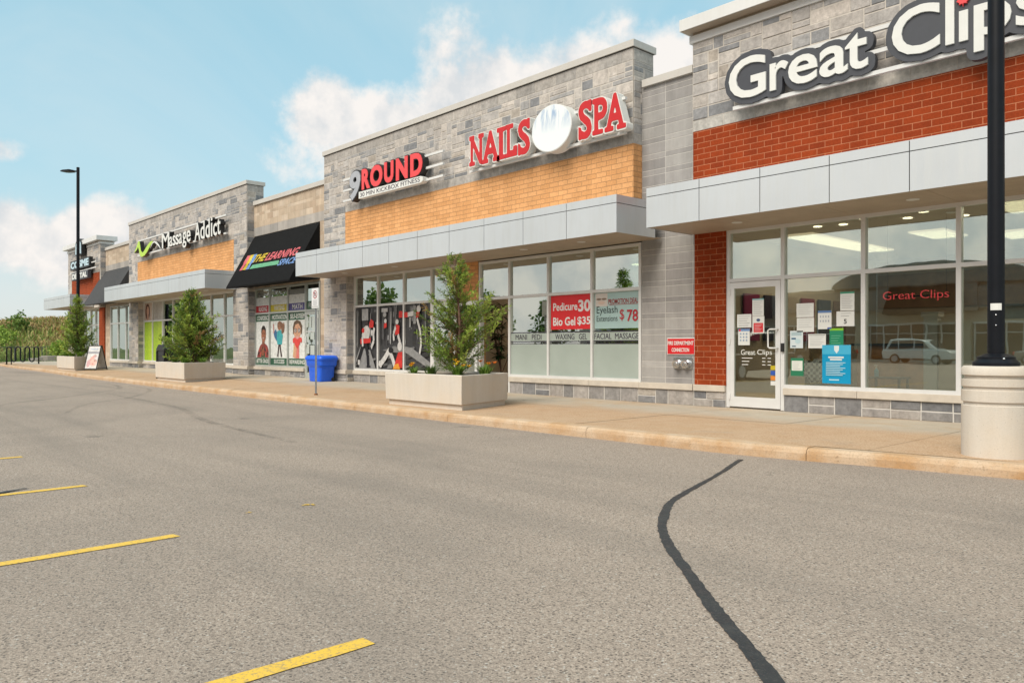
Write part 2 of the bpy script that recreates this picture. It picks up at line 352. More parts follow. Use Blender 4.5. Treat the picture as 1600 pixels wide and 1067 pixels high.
    mx = N.new('ShaderNodeMath'); mx.operation = 'MAXIMUM'; L.new(wire(1), mx.inputs[0]); L.new(wire(-1), mx.inputs[1])
    b.inputs['Base Color'].default_value = (.13, .135, .13, 1); b.inputs['Metallic'].default_value = .5; L.new(mx.outputs[0], b.inputs['Alpha'])
special_mats()

# ------------------------------------------------------------------ mesh helpers
class MB:
    def __init__(s): s.v = []; s.f = []; s.m = []; s.c = []
    def face(s, pts, m=0, c=(1, 1, 1)):
        n = len(s.v); s.v.extend([tuple(p) for p in pts]); s.f.append(tuple(range(n, n + len(pts)))); s.m.append(m); s.c.append(c)
    def add(s, vs, fs, m=0, c=(1, 1, 1)):
        n = len(s.v); s.v.extend([tuple(p) for p in vs])
        for f in fs: s.f.append(tuple(i + n for i in f)); s.m.append(m); s.c.append(c)
        return s
    def box(s, x0, x1, y0, y1, z0, z1, m=0, c=(1, 1, 1)):
        vs = [(x0, y0, z0), (x1, y0, z0), (x1, y1, z0), (x0, y1, z0), (x0, y0, z1), (x1, y0, z1), (x1, y1, z1), (x0, y1, z1)]
        return s.add(vs, [(0, 3, 2, 1), (4, 5, 6, 7), (0, 1, 5, 4), (1, 2, 6, 5), (2, 3, 7, 6), (3, 0, 4, 7)], m, c)
    def extr(s, poly, y0, y1, m=0, c=(1, 1, 1)):          # polygon in x,z pushed along y (y0 = front)
        n = len(poly); vs = [(x, y0, z) for x, z in poly] + [(x, y1, z) for x, z in poly]
        fs = [tuple(range(n)), tuple(range(2 * n - 1, n - 1, -1))] + [(i, n + i, n + (i + 1) % n, (i + 1) % n) for i in range(n)]
        return s.add(vs, fs, m, c)
    def prism(s, poly, z0, z1, m=0, c=(1, 1, 1), scale_top=None):     # polygon in x,y
        n = len(poly); top = scale_top or poly
        vs = [(x, y, z0) for x, y in poly] + [(x, y, z1) for x, y in top]
        fs = [tuple(range(n - 1, -1, -1)), tuple(range(n, 2 * n))] + [(i, (i + 1) % n, n + (i + 1) % n, n + i) for i in range(n)]
        return s.add(vs, fs, m, c)
    def lathe(s, prof, cx, cy, n=32, m=0, c=(1, 1, 1)):
        vs = []; fs = []; k = len(prof)
        for i in range(n):
            a = 2 * math.pi * i / n
            for r, z in prof: vs.append((cx + r * math.cos(a), cy + r * math.sin(a), z))
        for i in range(n):
            j = (i + 1) % n
            for q in range(k - 1): fs.append((i * k + q, j * k + q, j * k + q + 1, i * k + q + 1))
        fs.append(tuple(i * k for i in range(n - 1, -1, -1))); fs.append(tuple(i * k + k - 1 for i in range(n)))
        return s.add(vs, fs, m, c)
    def tube(s, path, r, n=8, m=0, c=(1, 1, 1)):
        P = [Vector(p) for p in path]; k = len(P); rs = r if isinstance(r, (list, tuple)) else [r] * k
        vs = []; fs = []; up = Vector((0, 0, 1)); prev = None
        for i in range(k):
            t = (P[min(i + 1, k - 1)] - P[max(i - 1, 0)]).normalized()
            if prev is None: a = t.cross(up if abs(t.z) < .9 else Vector((1, 0, 0))).normalized()
            else: a = (prev - t * prev.dot(t)).normalized()
            prev = a; b = t.cross(a)
            for q in range(n):
                g = 2 * math.pi * q / n; vs.append(P[i] + a * (rs[i] * math.cos(g)) + b * (rs[i] * math.sin(g)))
        for i in range(k - 1):
            for q in range(n): fs.append((i * n + q, i * n + (q + 1) % n, (i + 1) * n + (q + 1) % n, (i + 1) * n + q))
        fs.append(tuple(range(n - 1, -1, -1))); fs.append(tuple(range((k - 1) * n, k * n)))
        return s.add(vs, fs, m, c)
    def cyl(s, a, b, r, n=16, m=0, c=(1, 1, 1)): return s.tube([a, b], r, n, m, c)
    def sphere(s, c0, r, n=12, m=0, c=(1, 1, 1), sq=(1, 1, 1)):
        prof = [(max(1e-4, r * math.sin(math.pi * i / n)), -r * math.cos(math.pi * i / n)) for i in range(n + 1)]
        t = MB(); t.lathe(prof, 0, 0, n * 2)
        return s.add([(c0[0] + x * sq[0], c0[1] + y * sq[1], c0[2] + z * sq[2]) for x, y, z in t.v], t.f, m, c)
    def build(s, name, mats, parent=None, smooth=False, bevel=0., label=None, loc=None):
        me = bpy.data.meshes.new(name)
        o = bpy.data.objects.new(name, me); COL.objects.link(o)
        org = Vector(loc) if loc else Vector((0, 0, 0)); off = org.copy()
        p = parent
        if p is not None:
            o.parent = p
            while p is not None: off += p.location; p = p.parent
        me.from_pydata([(x - off.x, y - off.y, z - off.z) for x, y, z in s.v], [], s.f)
        o.location = org
        mats = mats if isinstance(mats, (list, tuple)) else [mats]
        for k in mats: me.materials.append(MATS[k])
        me.polygons.foreach_set('material_index', s.m)
        if any(c != (1, 1, 1) for c in s.c):
            ca = me.color_attributes.new('Col', 'FLOAT_COLOR', 'CORNER')
            arr = np.ones((len(me.loops), 4), dtype=np.float32)
            cnt = np.array([len(f) for f in s.f]); arr[:, :3] = np.repeat(np.array(s.c, dtype=np.float32), cnt, axis=0)
            ca.data.foreach_set('color', arr.ravel())
        if smooth:
            me.polygons.foreach_set('use_smooth', [True] * len(me.polygons))
            if smooth == 'auto': me.set_sharp_from_angle(angle=R(40))
        if bevel:
            b = o.modifiers.new('bevel', 'BEVEL'); b.width = bevel; b.segments = 2; b.limit_method = 'ANGLE'
        if label: o['label'] = label
        me.update(); return o

def tag(o, label, cat, group=None, kind=None):
    o['label'] = label; o['category'] = cat
    if group: o['group'] = group
    if kind: o['kind'] = kind
    return o
def thing(name, label, cat, loc=(0, 0, 0), group=None):
    o = bpy.data.objects.new(name, None); o.empty_display_size = .2; o.location = loc; COL.objects.link(o)
    return tag(o, label, cat, group)
def struct(mb, name, mats, **k):
    o = mb.build(name, mats, **k); o['kind'] = 'structure'; return o
def copy_tree(o, parent=None):
    c = o.copy(); COL.objects.link(c)
    if parent: c.parent = parent
    for ch in [x for x in o.children if x.parent == o]: copy_tree(ch, c)
    return c

# ---- lettering: font curves turned into meshes; contours traced round groups of letters
def text_mesh(body, depth=0., bold=0., shear=0.):
    c = bpy.data.curves.new('lettering', 'FONT'); c.body = body; c.extrude = depth / 2; c.offset = bold; c.shear = shear; c.resolution_u = 4
    o = bpy.data.objects.new('lettering', c); me = bpy.data.meshes.new_from_object(o)
    vs = np.array([v.co[:] for v in me.vertices]); fs = [tuple(p.vertices) for p in me.polygons]
    bpy.data.objects.remove(o); bpy.data.curves.remove(c); bpy.data.meshes.remove(me)
    return vs, fs
def fit(vs, x0, x1, z0, z1):
    a = vs.copy(); mn = a.min(0); mx = a.max(0)
    sz = (z1 - z0) / (mx[1] - mn[1]); sx = sz if x1 is None else (x1 - x0) / (mx[0] - mn[0])
    a[:, 0] = x0 + (a[:, 0] - mn[0]) * sx; a[:, 1] = z0 + (a[:, 1] - mn[1]) * sz
    return a
def add_text(mb, body, x0, x1, z0, z1, y, depth=.004, m=0, c=(1, 1, 1), bold=0., shear=0., center=False, ext=None):
    """letters stand on the plane facing -Y; y is the front face"""
    vs, fs = text_mesh(body, 1.0, bold, shear)
    a = fit(vs, x0, None if center else x1, z0, z1)
    if center:
        w = a[:, 0].max() - a[:, 0].min(); k = min(1., (x1 - x0) / w); a[:, 0] = (x0 + x1) / 2 + (a[:, 0] - x0 - w / 2) * k
    zc = vs[:, 2]; zc = (zc - zc.min()) / max(1e-6, zc.max() - zc.min())
    out = [(p[0], y + depth * (1 - t), p[1]) for p, t in zip(a, zc)]
    mb.add(out, fs, m, c)
    return out
def poly_solid(loops, depth):
    c = bpy.data.curves.new('contour', 'CURVE'); c.dimensions = '2D'; c.fill_mode = 'BOTH'; c.extrude = .5
    for lp in loops:
        s = c.splines.new('POLY'); s.points.add(len(lp) - 1)
        for i, p in enumerate(lp): s.points[i].co = (p[0], p[1], 0, 1)
        s.use_cyclic_u = True
    o = bpy.data.objects.new('contour', c); me = bpy.data.meshes.new_from_object(o)
    vs = np.array([v.co[:] for v in me.vertices]); fs = [tuple(p.vertices) for p in me.polygons]
    bpy.data.objects.remove(o); bpy.data.curves.remove(c); bpy.data.meshes.remove(me)
    return vs, fs
def contour(polys, grow, res=.012, fill_holes=False):
    """polys: list of (2D verts, tris) in metres -> loops of the outline grown by `grow`"""
    allp = np.concatenate([p for p, _ in polys]); mn = allp.min(0) - grow - 4 * res; mx = allp.max(0) + grow + 4 * res
    W = int((mx[0] - mn[0]) / res) + 2; H = int((mx[1] - mn[1]) / res) + 2
    g = np.zeros((H, W), bool)
    for p, fs in polys:
        q = (p - mn) / res
        for f in fs:
            for k in range(1, len(f) - 1):
                t = q[[f[0], f[k], f[k + 1]]]
                xa, ya = np.floor(t.min(0)).astype(int); xb, yb = np.ceil(t.max(0)).astype(int) + 1
                Y, X = np.mgrid[ya:yb, xa:xb]; ok = np.ones(X.shape, bool); sg = None
                d = (t[1, 0] - t[0, 0]) * (t[2, 1] - t[0, 1]) - (t[1, 1] - t[0, 1]) * (t[2, 0] - t[0, 0])
                if abs(d) < 1e-9: continue
                for i in range(3):
                    a, b = t[i], t[(i + 1) % 3]
                    e = ((b[0] - a[0]) * (Y - a[1]) - (b[1] - a[1]) * (X - a[0])) * (1 if d > 0 else -1)
                    ok &= e >= -.35
                g[ya:yb, xa:xb] |= ok
    n = int(round(grow / res)); o = g.copy()
    for dy in range(-n, n + 1):
        for dx in range(-n, n + 1):
            if dx * dx + dy * dy <= n * n + .5 and (dx or dy): o |= np.roll(np.roll(g, dy, 0), dx, 1)
    f = o.astype(float)
    for _ in range(2):
        f = (f + np.roll(f, 1, 0) + np.roll(f, -1, 0)) / 3; f = (f + np.roll(f, 1, 1) + np.roll(f, -1, 1)) / 3
    seg = {}
    for y, x in zip(*np.nonzero((np.maximum.reduce([f[:-1, :-1], f[1:, :-1], f[:-1, 1:], f[1:, 1:]]) > .5) & (np.minimum.reduce([f[:-1, :-1], f[1:, :-1], f[:-1, 1:], f[1:, 1:]]) <= .5))):
        c = [((x, y), f[y, x]), ((x + 1, y), f[y, x + 1]), ((x + 1, y + 1), f[y + 1, x + 1]), ((x, y + 1), f[y + 1, x])]
        cr = []
        for i in range(4):
            (pa, va), (pb, vb) = c[i], c[(i + 1) % 4]
            if (va > .5) != (vb > .5):
                t = (.5 - va) / (vb - va); cr.append((va > .5, tuple(sorted((pa, pb))), (pa[0] + t * (pb[0] - pa[0]), pa[1] + t * (pb[1] - pa[1]))))
        outs = [k for k in cr if k[0]]; ins = [k for k in cr if not k[0]]
        for a, b in zip(outs, ins): seg[a[1]] = (b[1], a[2])
    loops = []
    while seg:
        k0 = next(iter(seg)); lp = []; k = k0
        while k in seg: nk, p = seg.pop(k); lp.append(p); k = nk
        if len(lp) > 8:
            A = np.array(lp); keep = [0]
            def dp(i, j):
                if j <= i + 1: return
                a, b = A[i], A[j]; d = b - a; L = np.hypot(*d) + 1e-9
                dist = np.abs(d[0] * (A[i + 1:j, 1] - a[1]) - d[1] * (A[i + 1:j, 0] - a[0])) / L
                k = int(dist.argmax())
                if dist[k] > .22: dp(i, i + 1 + k); keep.append(i + 1 + k); dp(i + 1 + k, j)
            h = len(A) // 2; dp(0, h); keep.append(h); dp(h, len(A) - 1)
            B = A[keep] * res + mn
            area = .5 * abs(np.sum(B[:, 0] * np.roll(B[:, 1], -1) - B[:, 1] * np.roll(B[:, 0], -1)))
            loops.append((area, B))
    loops.sort(key=lambda t: -t[0])
    if fill_holes:
        big = []
        for a, B in loops:
            inside = any(B[:, 0].min() > O[:, 0].min() and B[:, 0].max() < O[:, 0].max() and B[:, 1].min() > O[:, 1].min() and B[:, 1].max() < O[:, 1].max() for _, O in big)
            if not inside: big.append((a, B))
        loops = big
    return [B for a, B in loops if a > .0006]
def glyph(body, x0, x1, z0, z1, bold=0., shear=0.):
    vs, fs = text_mesh(body, 0., bold, shear); a = fit(vs, x0, x1, z0, z1); return a[:, :2], fs
def rect2(x0, x1, z0, z1): return np.array([(x0, z0), (x1, z0), (x1, z1), (x0, z1)]), [(0, 1, 2, 3)]
def ell2(cx, cz, rx, rz, n=40): return np.array([(cx + rx * math.cos(2 * math.pi * i / n), cz + rz * math.sin(2 * math.pi * i / n)) for i in range(n)]), [tuple(range(n))]
def add_contour(mb, polys, grow, y, depth, m=0, res=.012, fill_holes=False):
    vs, fs = poly_solid(contour(polys, grow, res, fill_holes), 1)
    mb.add([(p[0], y + depth * (.5 - p[2]), p[1]) for p in vs], fs, m)

# ---- masonry
STONE = [((.425, .39, .36), 28), ((.385, .36, .34), 28), ((.47, .425, .385), 12), ((.315, .305, .30), 15), ((.215, .217, .225), 10), ((.26, .258, .262), 11), ((.38, .335, .29), 5)]
STONE_DARK = [((.34, .31, .285), 20), ((.28, .262, .25), 22), ((.20, .197, .20), 20), ((.165, .165, .172), 12), ((.24, .228, .22), 20), ((.40, .36, .315), 12)]
def pick(rnd, pal):
    c = rnd.choices([p[0] for p in pal], [p[1] for p in pal])[0]; k = rnd.uniform(.9, 1.1); return tuple(x * k for x in c)
def stone_block(mb, O, U, Nn, u0, u1, z0, z1, d, c, ch=.008, m=0):
    P = lambda u, z, dd: (O[0] + U[0] * u + Nn[0] * dd, O[1] + U[1] * u + Nn[1] * dd, z)
    a = [P(u0, z0, 0), P(u1, z0, 0), P(u1, z1, 0), P(u0, z1, 0)]
    b = [P(u0, z0, d * .6), P(u1, z0, d * .6), P(u1, z1, d * .6), P(u0, z1, d * .6)]
    f = [P(u0 + ch, z0 + ch, d), P(u1 - ch, z0 + ch, d), P(u1 - ch, z1 - ch, d), P(u0 + ch, z1 - ch, d)]
    fs = [(8, 9, 10, 11)]
    for i in range(4):
        j = (i + 1) % 4; fs += [(i, j, 4 + j, 4 + i), (4 + i, 4 + j, 8 + j, 8 + i)]
    mb.add(a + b + f, fs, m, c)
PENDING = []
def mortar_sheet(O, U, Nn, w, z0, z1, d):
    P = lambda u, z: (O[0] + U[0] * u + Nn[0] * d, O[1] + U[1] * u + Nn[1] * d, z)
    PENDING.append([P(0, z0), P(w, z0), P(w, z1), P(0, z1)])
def ashlar(mb, O, U, Nn, w, z0, z1, seed, unit=.1, pal=STONE, joint=.0075, dep=.018, maxh=3, maxw=6):
    mortar_sheet(O, U, Nn, w, z0, z1, dep * .5)
    rnd = random.Random(seed); nu = max(1, round(w / unit)); nz = max(1, round((z1 - z0) / unit)); du = w / nu; dz = (z1 - z0) / nz
    g = [[False] * nu for _ in range(nz)]
    for r in range(nz):
        for q in range(nu):
            if g[r][q]: continue
            run = 0
            while q + run < nu and not g[r][q + run] and run < maxw + 2: run += 1
            h = min(rnd.choices((1, 2, 3), (50, 46, 4))[0], maxh, nz - r)
            wd = rnd.choice((2, 3, 3, 3, 4, 4, 5, 5, 6)); wd = min(wd, maxw)
            if h == 3: wd = max(4, min(wd, 6))
            wd = min(wd, run)
            if run - wd == 1: wd = run if run <= maxw + 1 else wd - 1
            wd = max(1, wd)
            while h > 1 and any(g[r + k][q + t] for k in range(h) for t in range(wd)): h -= 1
            for k in range(h):
                for t in range(wd): g[r + k][q + t] = True
            stone_block(mb, O, U, Nn, q * du + joint, (q + wd) * du - joint, z0 + r * dz + joint, z0 + (r + h) * dz - joint, rnd.uniform(dep * .6, dep * 1.15), pick(rnd, pal))
def courses(mb, O, U, Nn, w, z0, z1, seed, rows, bw, pal, joint=.004, dep=.008, stack=False, off=0.):
    mortar_sheet(O, U, Nn, w, z0, z1, dep * .62)
    rnd = random.Random(seed); z = z0; i = 0
    while z < z1 - .01:
        h = min(rows[i % len(rows)], z1 - z)
        if z1 - z - h < .03: h = z1 - z
        u = (0 if stack or i % 2 == 0 else -bw / 2) - off
        while u < w - .01:
            a, b = max(0, u), min(w, u + bw)
            if b - a > .03: stone_block(mb, O, U, Nn, a + joint, b - joint, z + joint, z + h - joint, dep, pick(rnd, pal), .003)
            u += bw
        z += h; i += 1

# ------------------------------------------------------------------ ground, road, walk
SW = .13
def cl01(t): return max(0., min(1., t))
def walk_z(x, y): return SW + .085 * cl01((-10 - x) / 16) * cl01((y - 8.9) / 2.6)
KERB = [(-75, 10.4), (-60, 9.75), (-51.8, 9.2), (-43, 8.85), (-34, 8.25), (-24, 7.95), (-14, 7.8), (-9.8, 7.66), (-5, 7.64), (-4.2, 7.72), (-3.1, 7.95), (-2, 8.1), (2, 8.3), (14, 8.4), (40, 8.4)]
def kerb_y(x):
    for (xa, ya), (xb, yb) in zip(KERB, KERB[1:]):
        if xa <= x <= xb:
            t = (x - xa) / (xb - xa); return ya + (yb - ya) * t
    return KERB[-1][1]
def hill_h(x, y):
    r = 0.
    if x < -64: r += 5.0 * cl01((-74 - x) / 34) ** 1.3 * math.exp(-((y - 40) / 34.) ** 2) * (1 + .08 * math.sin(x * .11 + y * .13))
    return r
def build_ground():
    mb = MB(); xs = [-600, -400, -300] + list(range(-220, -58, 6)) + [-58, -30, 0, 40, 100, 300, 600]; ys = [-600, -300, -150, -70, -40, -20, -8] + list(range(0, 130, 6)) + [160, 250, 400, 600]
    V = [(x, y, -.03 + hill_h(x, y)) for x in xs for y in ys]; n = len(ys)
    F = [(i * n + j, (i + 1) * n + j, (i + 1) * n + j + 1, i * n + j + 1) for i in range(len(xs) - 1) for j in range(n - 1)]
    mb.add(V, F); struct(mb, 'ground', 'grass_ground', smooth=True)
    # asphalt lot up to the kerb
    mb = MB(); P = [(x, y + .1) for x, y in KERB if -75 <= x <= 40]
    for (xa, ya), (xb, yb) in zip(P, P[1:]): mb.face([(xa, -64, 0), (xb, -64, 0), (xb, yb, 0), (xa, ya, 0)])
    struct(mb, 'parking_lot', 'asphalt')
    # kerb, cast in lengths with open joints
    mb = MB(); rnd = random.Random(3); x = -60.
    while x < 14:
        ln = min(2.95, 14 - x); k = 6
        prof = [(0, -.05), (0, .075), (.012, .108), (.045, .130), (.20, .134), (.20, -.05)]
        xx = [x + .003 + (ln - .006) * i / k for i in range(k + 1)]; vs = []
        dz = rnd.uniform(-.004, .004)
        for q in xx:
            yk = kerb_y(q)
            for a, b in prof: vs.append((q, yk + a + rnd.uniform(-.004, .004), b + dz + (rnd.uniform(-.004, .004) if b > 0 else 0)))
        m = len(prof)
        fs = [(i * m + j, (i + 1) * m + j, (i + 1) * m + j + 1, i * m + j + 1) for i in range(k) for j in range(m - 1)]
        fs += [tuple(range(m - 1, -1, -1)), tuple(range(k * m, (k + 1) * m))]
        mb.add(vs, fs); x += ln
    struct(mb, 'kerb', 'kerb_concrete')
    # sidewalk slabs with joints
    mb = MB(); rnd = random.Random(5); x = -60.
    while x < 14:
        w = 1.95
        for (ta, tb) in ((0, .52), (.52, 1.)):
            k = 5
            def pt(xx, t): y0 = kerb_y(xx) + .205; y = y0 + (12.05 - y0) * t; return (xx, y, walk_z(xx, y))
            xa, xb = x + .005, x + w - .005; g = .0022
            ra, rb = ta + g * (ta > 0), tb - g * (tb < 1)
            dz = rnd.uniform(-.002, .002)
            for i in range(k):
                a, b = ra + (rb - ra) * i / k, ra + (rb - ra) * (i + 1) / k
                q = [pt(xa, a), pt(xb, a), pt(xb, b), pt(xa, b)]
                mb.face([(p[0], p[1], p[2] + dz) for p in q])
        x += w
    for i in range(38):
        xa = -60 + i * 1.95; mb.face([(xa, kerb_y(xa) + .19, .105), (xa + 1.95, kerb_y(xa + 1.95) + .19, .105), (xa + 1.95, 12.04, walk_z(xa, 12) - .02), (xa, 12.04, walk_z(xa, 12) - .02)])
    struct(mb, 'sidewalk', 'walk_concrete')
    # strip of concrete beyond the end of the shops
    mb = MB(); mb.box(-60, -50.3, 12.06, 13.2, .0, .2); struct(mb, 'path', 'walk_concrete')
    # parking lines
    for i, (xc, y1, x2) in enumerate([(-2.72, 1.72, -2.74), (-5.06, 1.80, -5.0), (-7.40, 1.87, -7.3), (-9.79, 1.85, -9.77), (-12.1, 1.86, -12.1), (-14.4, 1.86, -14.4), (-16.7, 1.86, -16.7), (-19, 1.86, -19)]):
        mb = MB(); rnd = random.Random(40 + i); w = .045; n = 30; L_ = []; R_ = []
        for k in range(n + 1):
            y = y1 - 5.2 * k / n; xx = xc + (x2 - xc) * k / n * 2
            L_.append((xx - w + rnd.uniform(-.004, .004), y + (rnd.uniform(-.02, 0) if k == 0 else 0), .004)); R_.append((xx + w + rnd.uniform(-.004, .004), y, .004))
        for k in range(n): mb.face([L_[k], L_[k + 1], R_[k + 1], R_[k]])
        struct(mb, 'parking_line', 'road_yellow')
    for px, r, sd in (((-5.37, 2.86), .026, 1), ((-5.40, 2.42), .013, 2)):
        rnd = random.Random(sd); mb = MB()
        for k in range(9):
            a, b = px[0] + rnd.gauss(0, r), px[1] + rnd.gauss(0, r * .8); q = rnd.uniform(.25, .75) * r
            mb.face([(a + q * math.cos(t) * rnd.uniform(.6, 1.2), b + q * math.sin(t) * rnd.uniform(.6, 1.2), .004 + .0003 * k) for t in [i * math.pi / 4 for i in range(8)]])
        struct(mb, 'paint_spot', 'road_yellow')
def ribbon(name, pts, widths, mat, seed, z=.004):
    rnd = random.Random(seed); P = []; W = []
    n = len(pts)
    for i in range(n - 1):
        p0, p1, p2, p3 = pts[max(0, i - 1)], pts[i], pts[i + 1], pts[min(n - 1, i + 2)]
        for k in range(14):
            t = k / 14.; q = []
            for d in (0, 1):
                q.append(.5 * (2 * p1[d] + (p2[d] - p0[d]) * t + (2 * p0[d] - 5 * p1[d] + 4 * p2[d] - p3[d]) * t * t + (3 * p1[d] - p0[d] - 3 * p2[d] + p3[d]) * t ** 3))
            P.append(Vector(q)); W.append(widths[i] + (widths[i + 1] - widths[i]) * t)
    P.append(Vector(pts[-1])); W.append(widths[-1]); mb = MB(); l = []; r = []
    for i, p in enumerate(P):
        t = (P[min(i + 1, len(P) - 1)] - P[max(i - 1, 0)]).normalized(); nn = Vector((-t.y, t.x))
        a = p + nn * (W[i] / 2 + rnd.uniform(-.005, .005)); b = p - nn * (W[i] / 2 + rnd.uniform(-.005, .005)); l.append((a.x, a.y, z)); r.append((b.x, b.y, z))
    for i in range(len(P) - 1): mb.face([l[i], r[i], r[i + 1], l[i + 1]])
    struct(mb, name, mat)
build_ground()
ribbon('dark_strip', [(-4.46, 7.36), (-4.07, 6.31), (-3.77, 5.41), (-3.59, 4.94), (-3.35, 4.53), (-3.09, 4.16), (-2.76, 3.8), (-2.37, 3.43), (-1.98, 3.06), (-1.69, 2.81), (-1.42, 2.56), (-1.0, 2.15), (-.3, 1.6)], [.06, .045, .055, .058, .07, .06, .068, .06, .075, .064, .078, .07, .08], 'tar', 7)  # long tar-sealed crack winding across the lot
ribbon('dark_strip', [(-7.58, 1.47), (-7.5, 1.3), (-7.4, 1.05), (-7.2, .5), (-6.9, -.4)], [.02, .05, .06, .06, .06], 'tar', 8, z=.0085)  # short dark strip narrowing at one end, reuses the sealer material

ribbon('tyre_mark', [(-17.0, 2.6), (-18.95, 3.3), (-20.6, 4.7), (-24.0, 6.9), (-27.5, 7.55)], [.10, .13, .14, .14, .08], 'tyre_mark', 21, z=.0035)
ribbon('tyre_mark', [(-15.6, 3.6), (-17.8, 4.5), (-19.6, 5.9), (-22.6, 7.3), (-25.4, 7.6)], [.08, .12, .13, .12, .08], 'tyre_mark', 22, z=.0035)
ribbon('tyre_mark', [(-9.0, 4.6), (-12.5, 4.9), (-16.0, 5.6), (-21.5, 5.9)], [.10, .14, .14, .10], 'tyre_mark', 23, z=.0035)
# ------------------------------------------------------------------ the row of shops
YW, YP, YC = 12.0, 11.75, 10.62
def storefront(par, xs, z0, zt, z1, glass, doors=(), y=YW, zb=.14, mat='frame_metal', skip=(), fw=.028):
    f = MB()
    for i, x in enumerate(xs):
        low = z0 if not any(d in (i - 1, i) for d in doors) else zb
        f.box(x - fw, x + fw, y - .03, y + .09, low, z1)
    for i in range(len(xs) - 1):
        a, b = xs[i] + fw, xs[i + 1] - fw
        f.box(a, b, y - .028, y + .088, z1 - .055, z1); f.box(a, b, y - .028, y + .088, zt - .03, zt + .03)
        if i not in doors: f.box(a, b, y - .028, y + .088, z0, z0 + .055)
    w = f.build('window', mat, par)
    for i in range(len(xs) - 1):
        a, b = xs[i] + fw - .006, xs[i + 1] - fw + .006
        MB().box(a, b, y + .02, y + .028, zt + .024, z1 - .05).build('pane', 'glass_transom' if glass == 'glass_clear' else glass, w)
        if i not in doors: MB().box(a, b, y + .02, y + .028, z0 + .05, zt - .024).build('pane', glass, w)
    return w
def glass_door(par, x0, x1, z0, z1, glass, y=YW, mat='door_metal', label=None, hinge_left=True, handle=True):
    f = MB(); s = .085
    f.box(x0, x0 + s, y - .04, y + .01, z0, z1); f.box(x1 - s, x1, y - .04, y + .01, z0, z1)
    f.box(x0 + s, x1 - s, y - .039, y + .009, z0, z0 + .17); f.box(x0 + s, x1 - s, y - .039, y + .009, z1 - .1, z1)
    d = f.build('door', mat, par, label=label)
    MB().box(x0 + s - .005, x1 - s + .005, y - .018, y - .010, z0 + .165, z1 - .095).build('pane', glass, d)
    hx = x1 - s * .5 if hinge_left else x0 + s * .5; k = -1 if hinge_left else 1
    if handle:
        h = MB(); h.tube([(hx, y - .04, z0 + 1.0), (hx, y - .1, z0 + 1.0), (hx + k * .1, y - .12, z0 + 1.0), (hx + k * .13, y - .12, z0 + 1.02), (hx + k * .13, y - .12, z0 + 1.29), (hx + k * .1, y - .12, z0 + 1.31), (hx, y - .1, z0 + 1.31), (hx, y - .04, z0 + 1.31)], .014, 8)
        h.build('handle', 'white_metal', d, smooth=True)
    ox = x0 if hinge_left else x1
    for zz in (z0 + .12, (z0 + z1) / 2, z1 - .22): MB().box(ox - .016, ox + .016, y - .055, y - .041, zz, zz + .11).build('hinge', 'frame_metal', d)
    return d
def sill_run(mb, x0, x1, y0, z0=.40, z1=.51, y1=12.06, seed=0, m=0):
    rnd = random.Random(seed); x = x0
    while x < x1 - .02:
        ln = rnd.uniform(.8, 1.5)
        if x1 - x - ln < .4: ln = x1 - x
        mb.box(x + .002, x + ln - .002, y0 + rnd.uniform(0, .003), y1, z0, z1, m); x += ln
def base_run(par, segs, seed, pal=STONE_DARK, name='stone_base'):
    for i, (a, b, y) in enumerate(segs):
        mb = MB(); mb.box(a, b, y, 12.3, 0, .40, 0)
        t = MB(); ashlar(t, (a, y), (1, 0), (0, -1), b - a, .12, .40, seed + i, .14, pal, dep=.022, maxh=2, maxw=3)
        if y < 11.95:
            ashlar(t, (b, y), (0, 1), (1, 0), 12.0 - y, .10, .40, seed + 50 + i, .1, pal, dep=.022); ashlar(t, (a, 12.0), (0, -1), (-1, 0), 12.0 - y, .10, .40, seed + 70 + i, .1, pal, dep=.022)
        add_c(mb, t, 1); mb.build(name, ['mortar_grey', 'stone'], par)
        s = MB(); sill_run(s, a, b, y - .055, seed=seed + i); s.build('sill', 'sill_stone', par, bevel=.006)
def add_c(mb, t, m):
    for q in PENDING: mb.face(q, 0)
    PENDING.clear(); k = len(t.f); mb.add(t.v, t.f, m); mb.c[-k:] = t.c
def pillar(par, x0, x1, seed, z0=.51, z1=3.2):
    mb = MB(); mb.box(x0, x1, YP, 12.12, z0, z1, 0); t = MB()
    ashlar(t, (x0, YP), (1, 0), (0, -1), x1 - x0, z0, z1, seed, .1, maxw=5)
    ashlar(t, (x1, YP), (0, 1), (1, 0), .30, z0, z1, seed + 1, .1, maxw=3); ashlar(t, (x0, 12.05), (0, -1), (-1, 0), .30, z0, z1, seed + 2, .1, maxw=3)
    add_c(mb, t, 1); return mb.build('pillar', ['mortar', 'stone'], par)
BAND = [((.36, .335, .31), 10), ((.39, .36, .33), 10), ((.33, .31, .29), 5)]
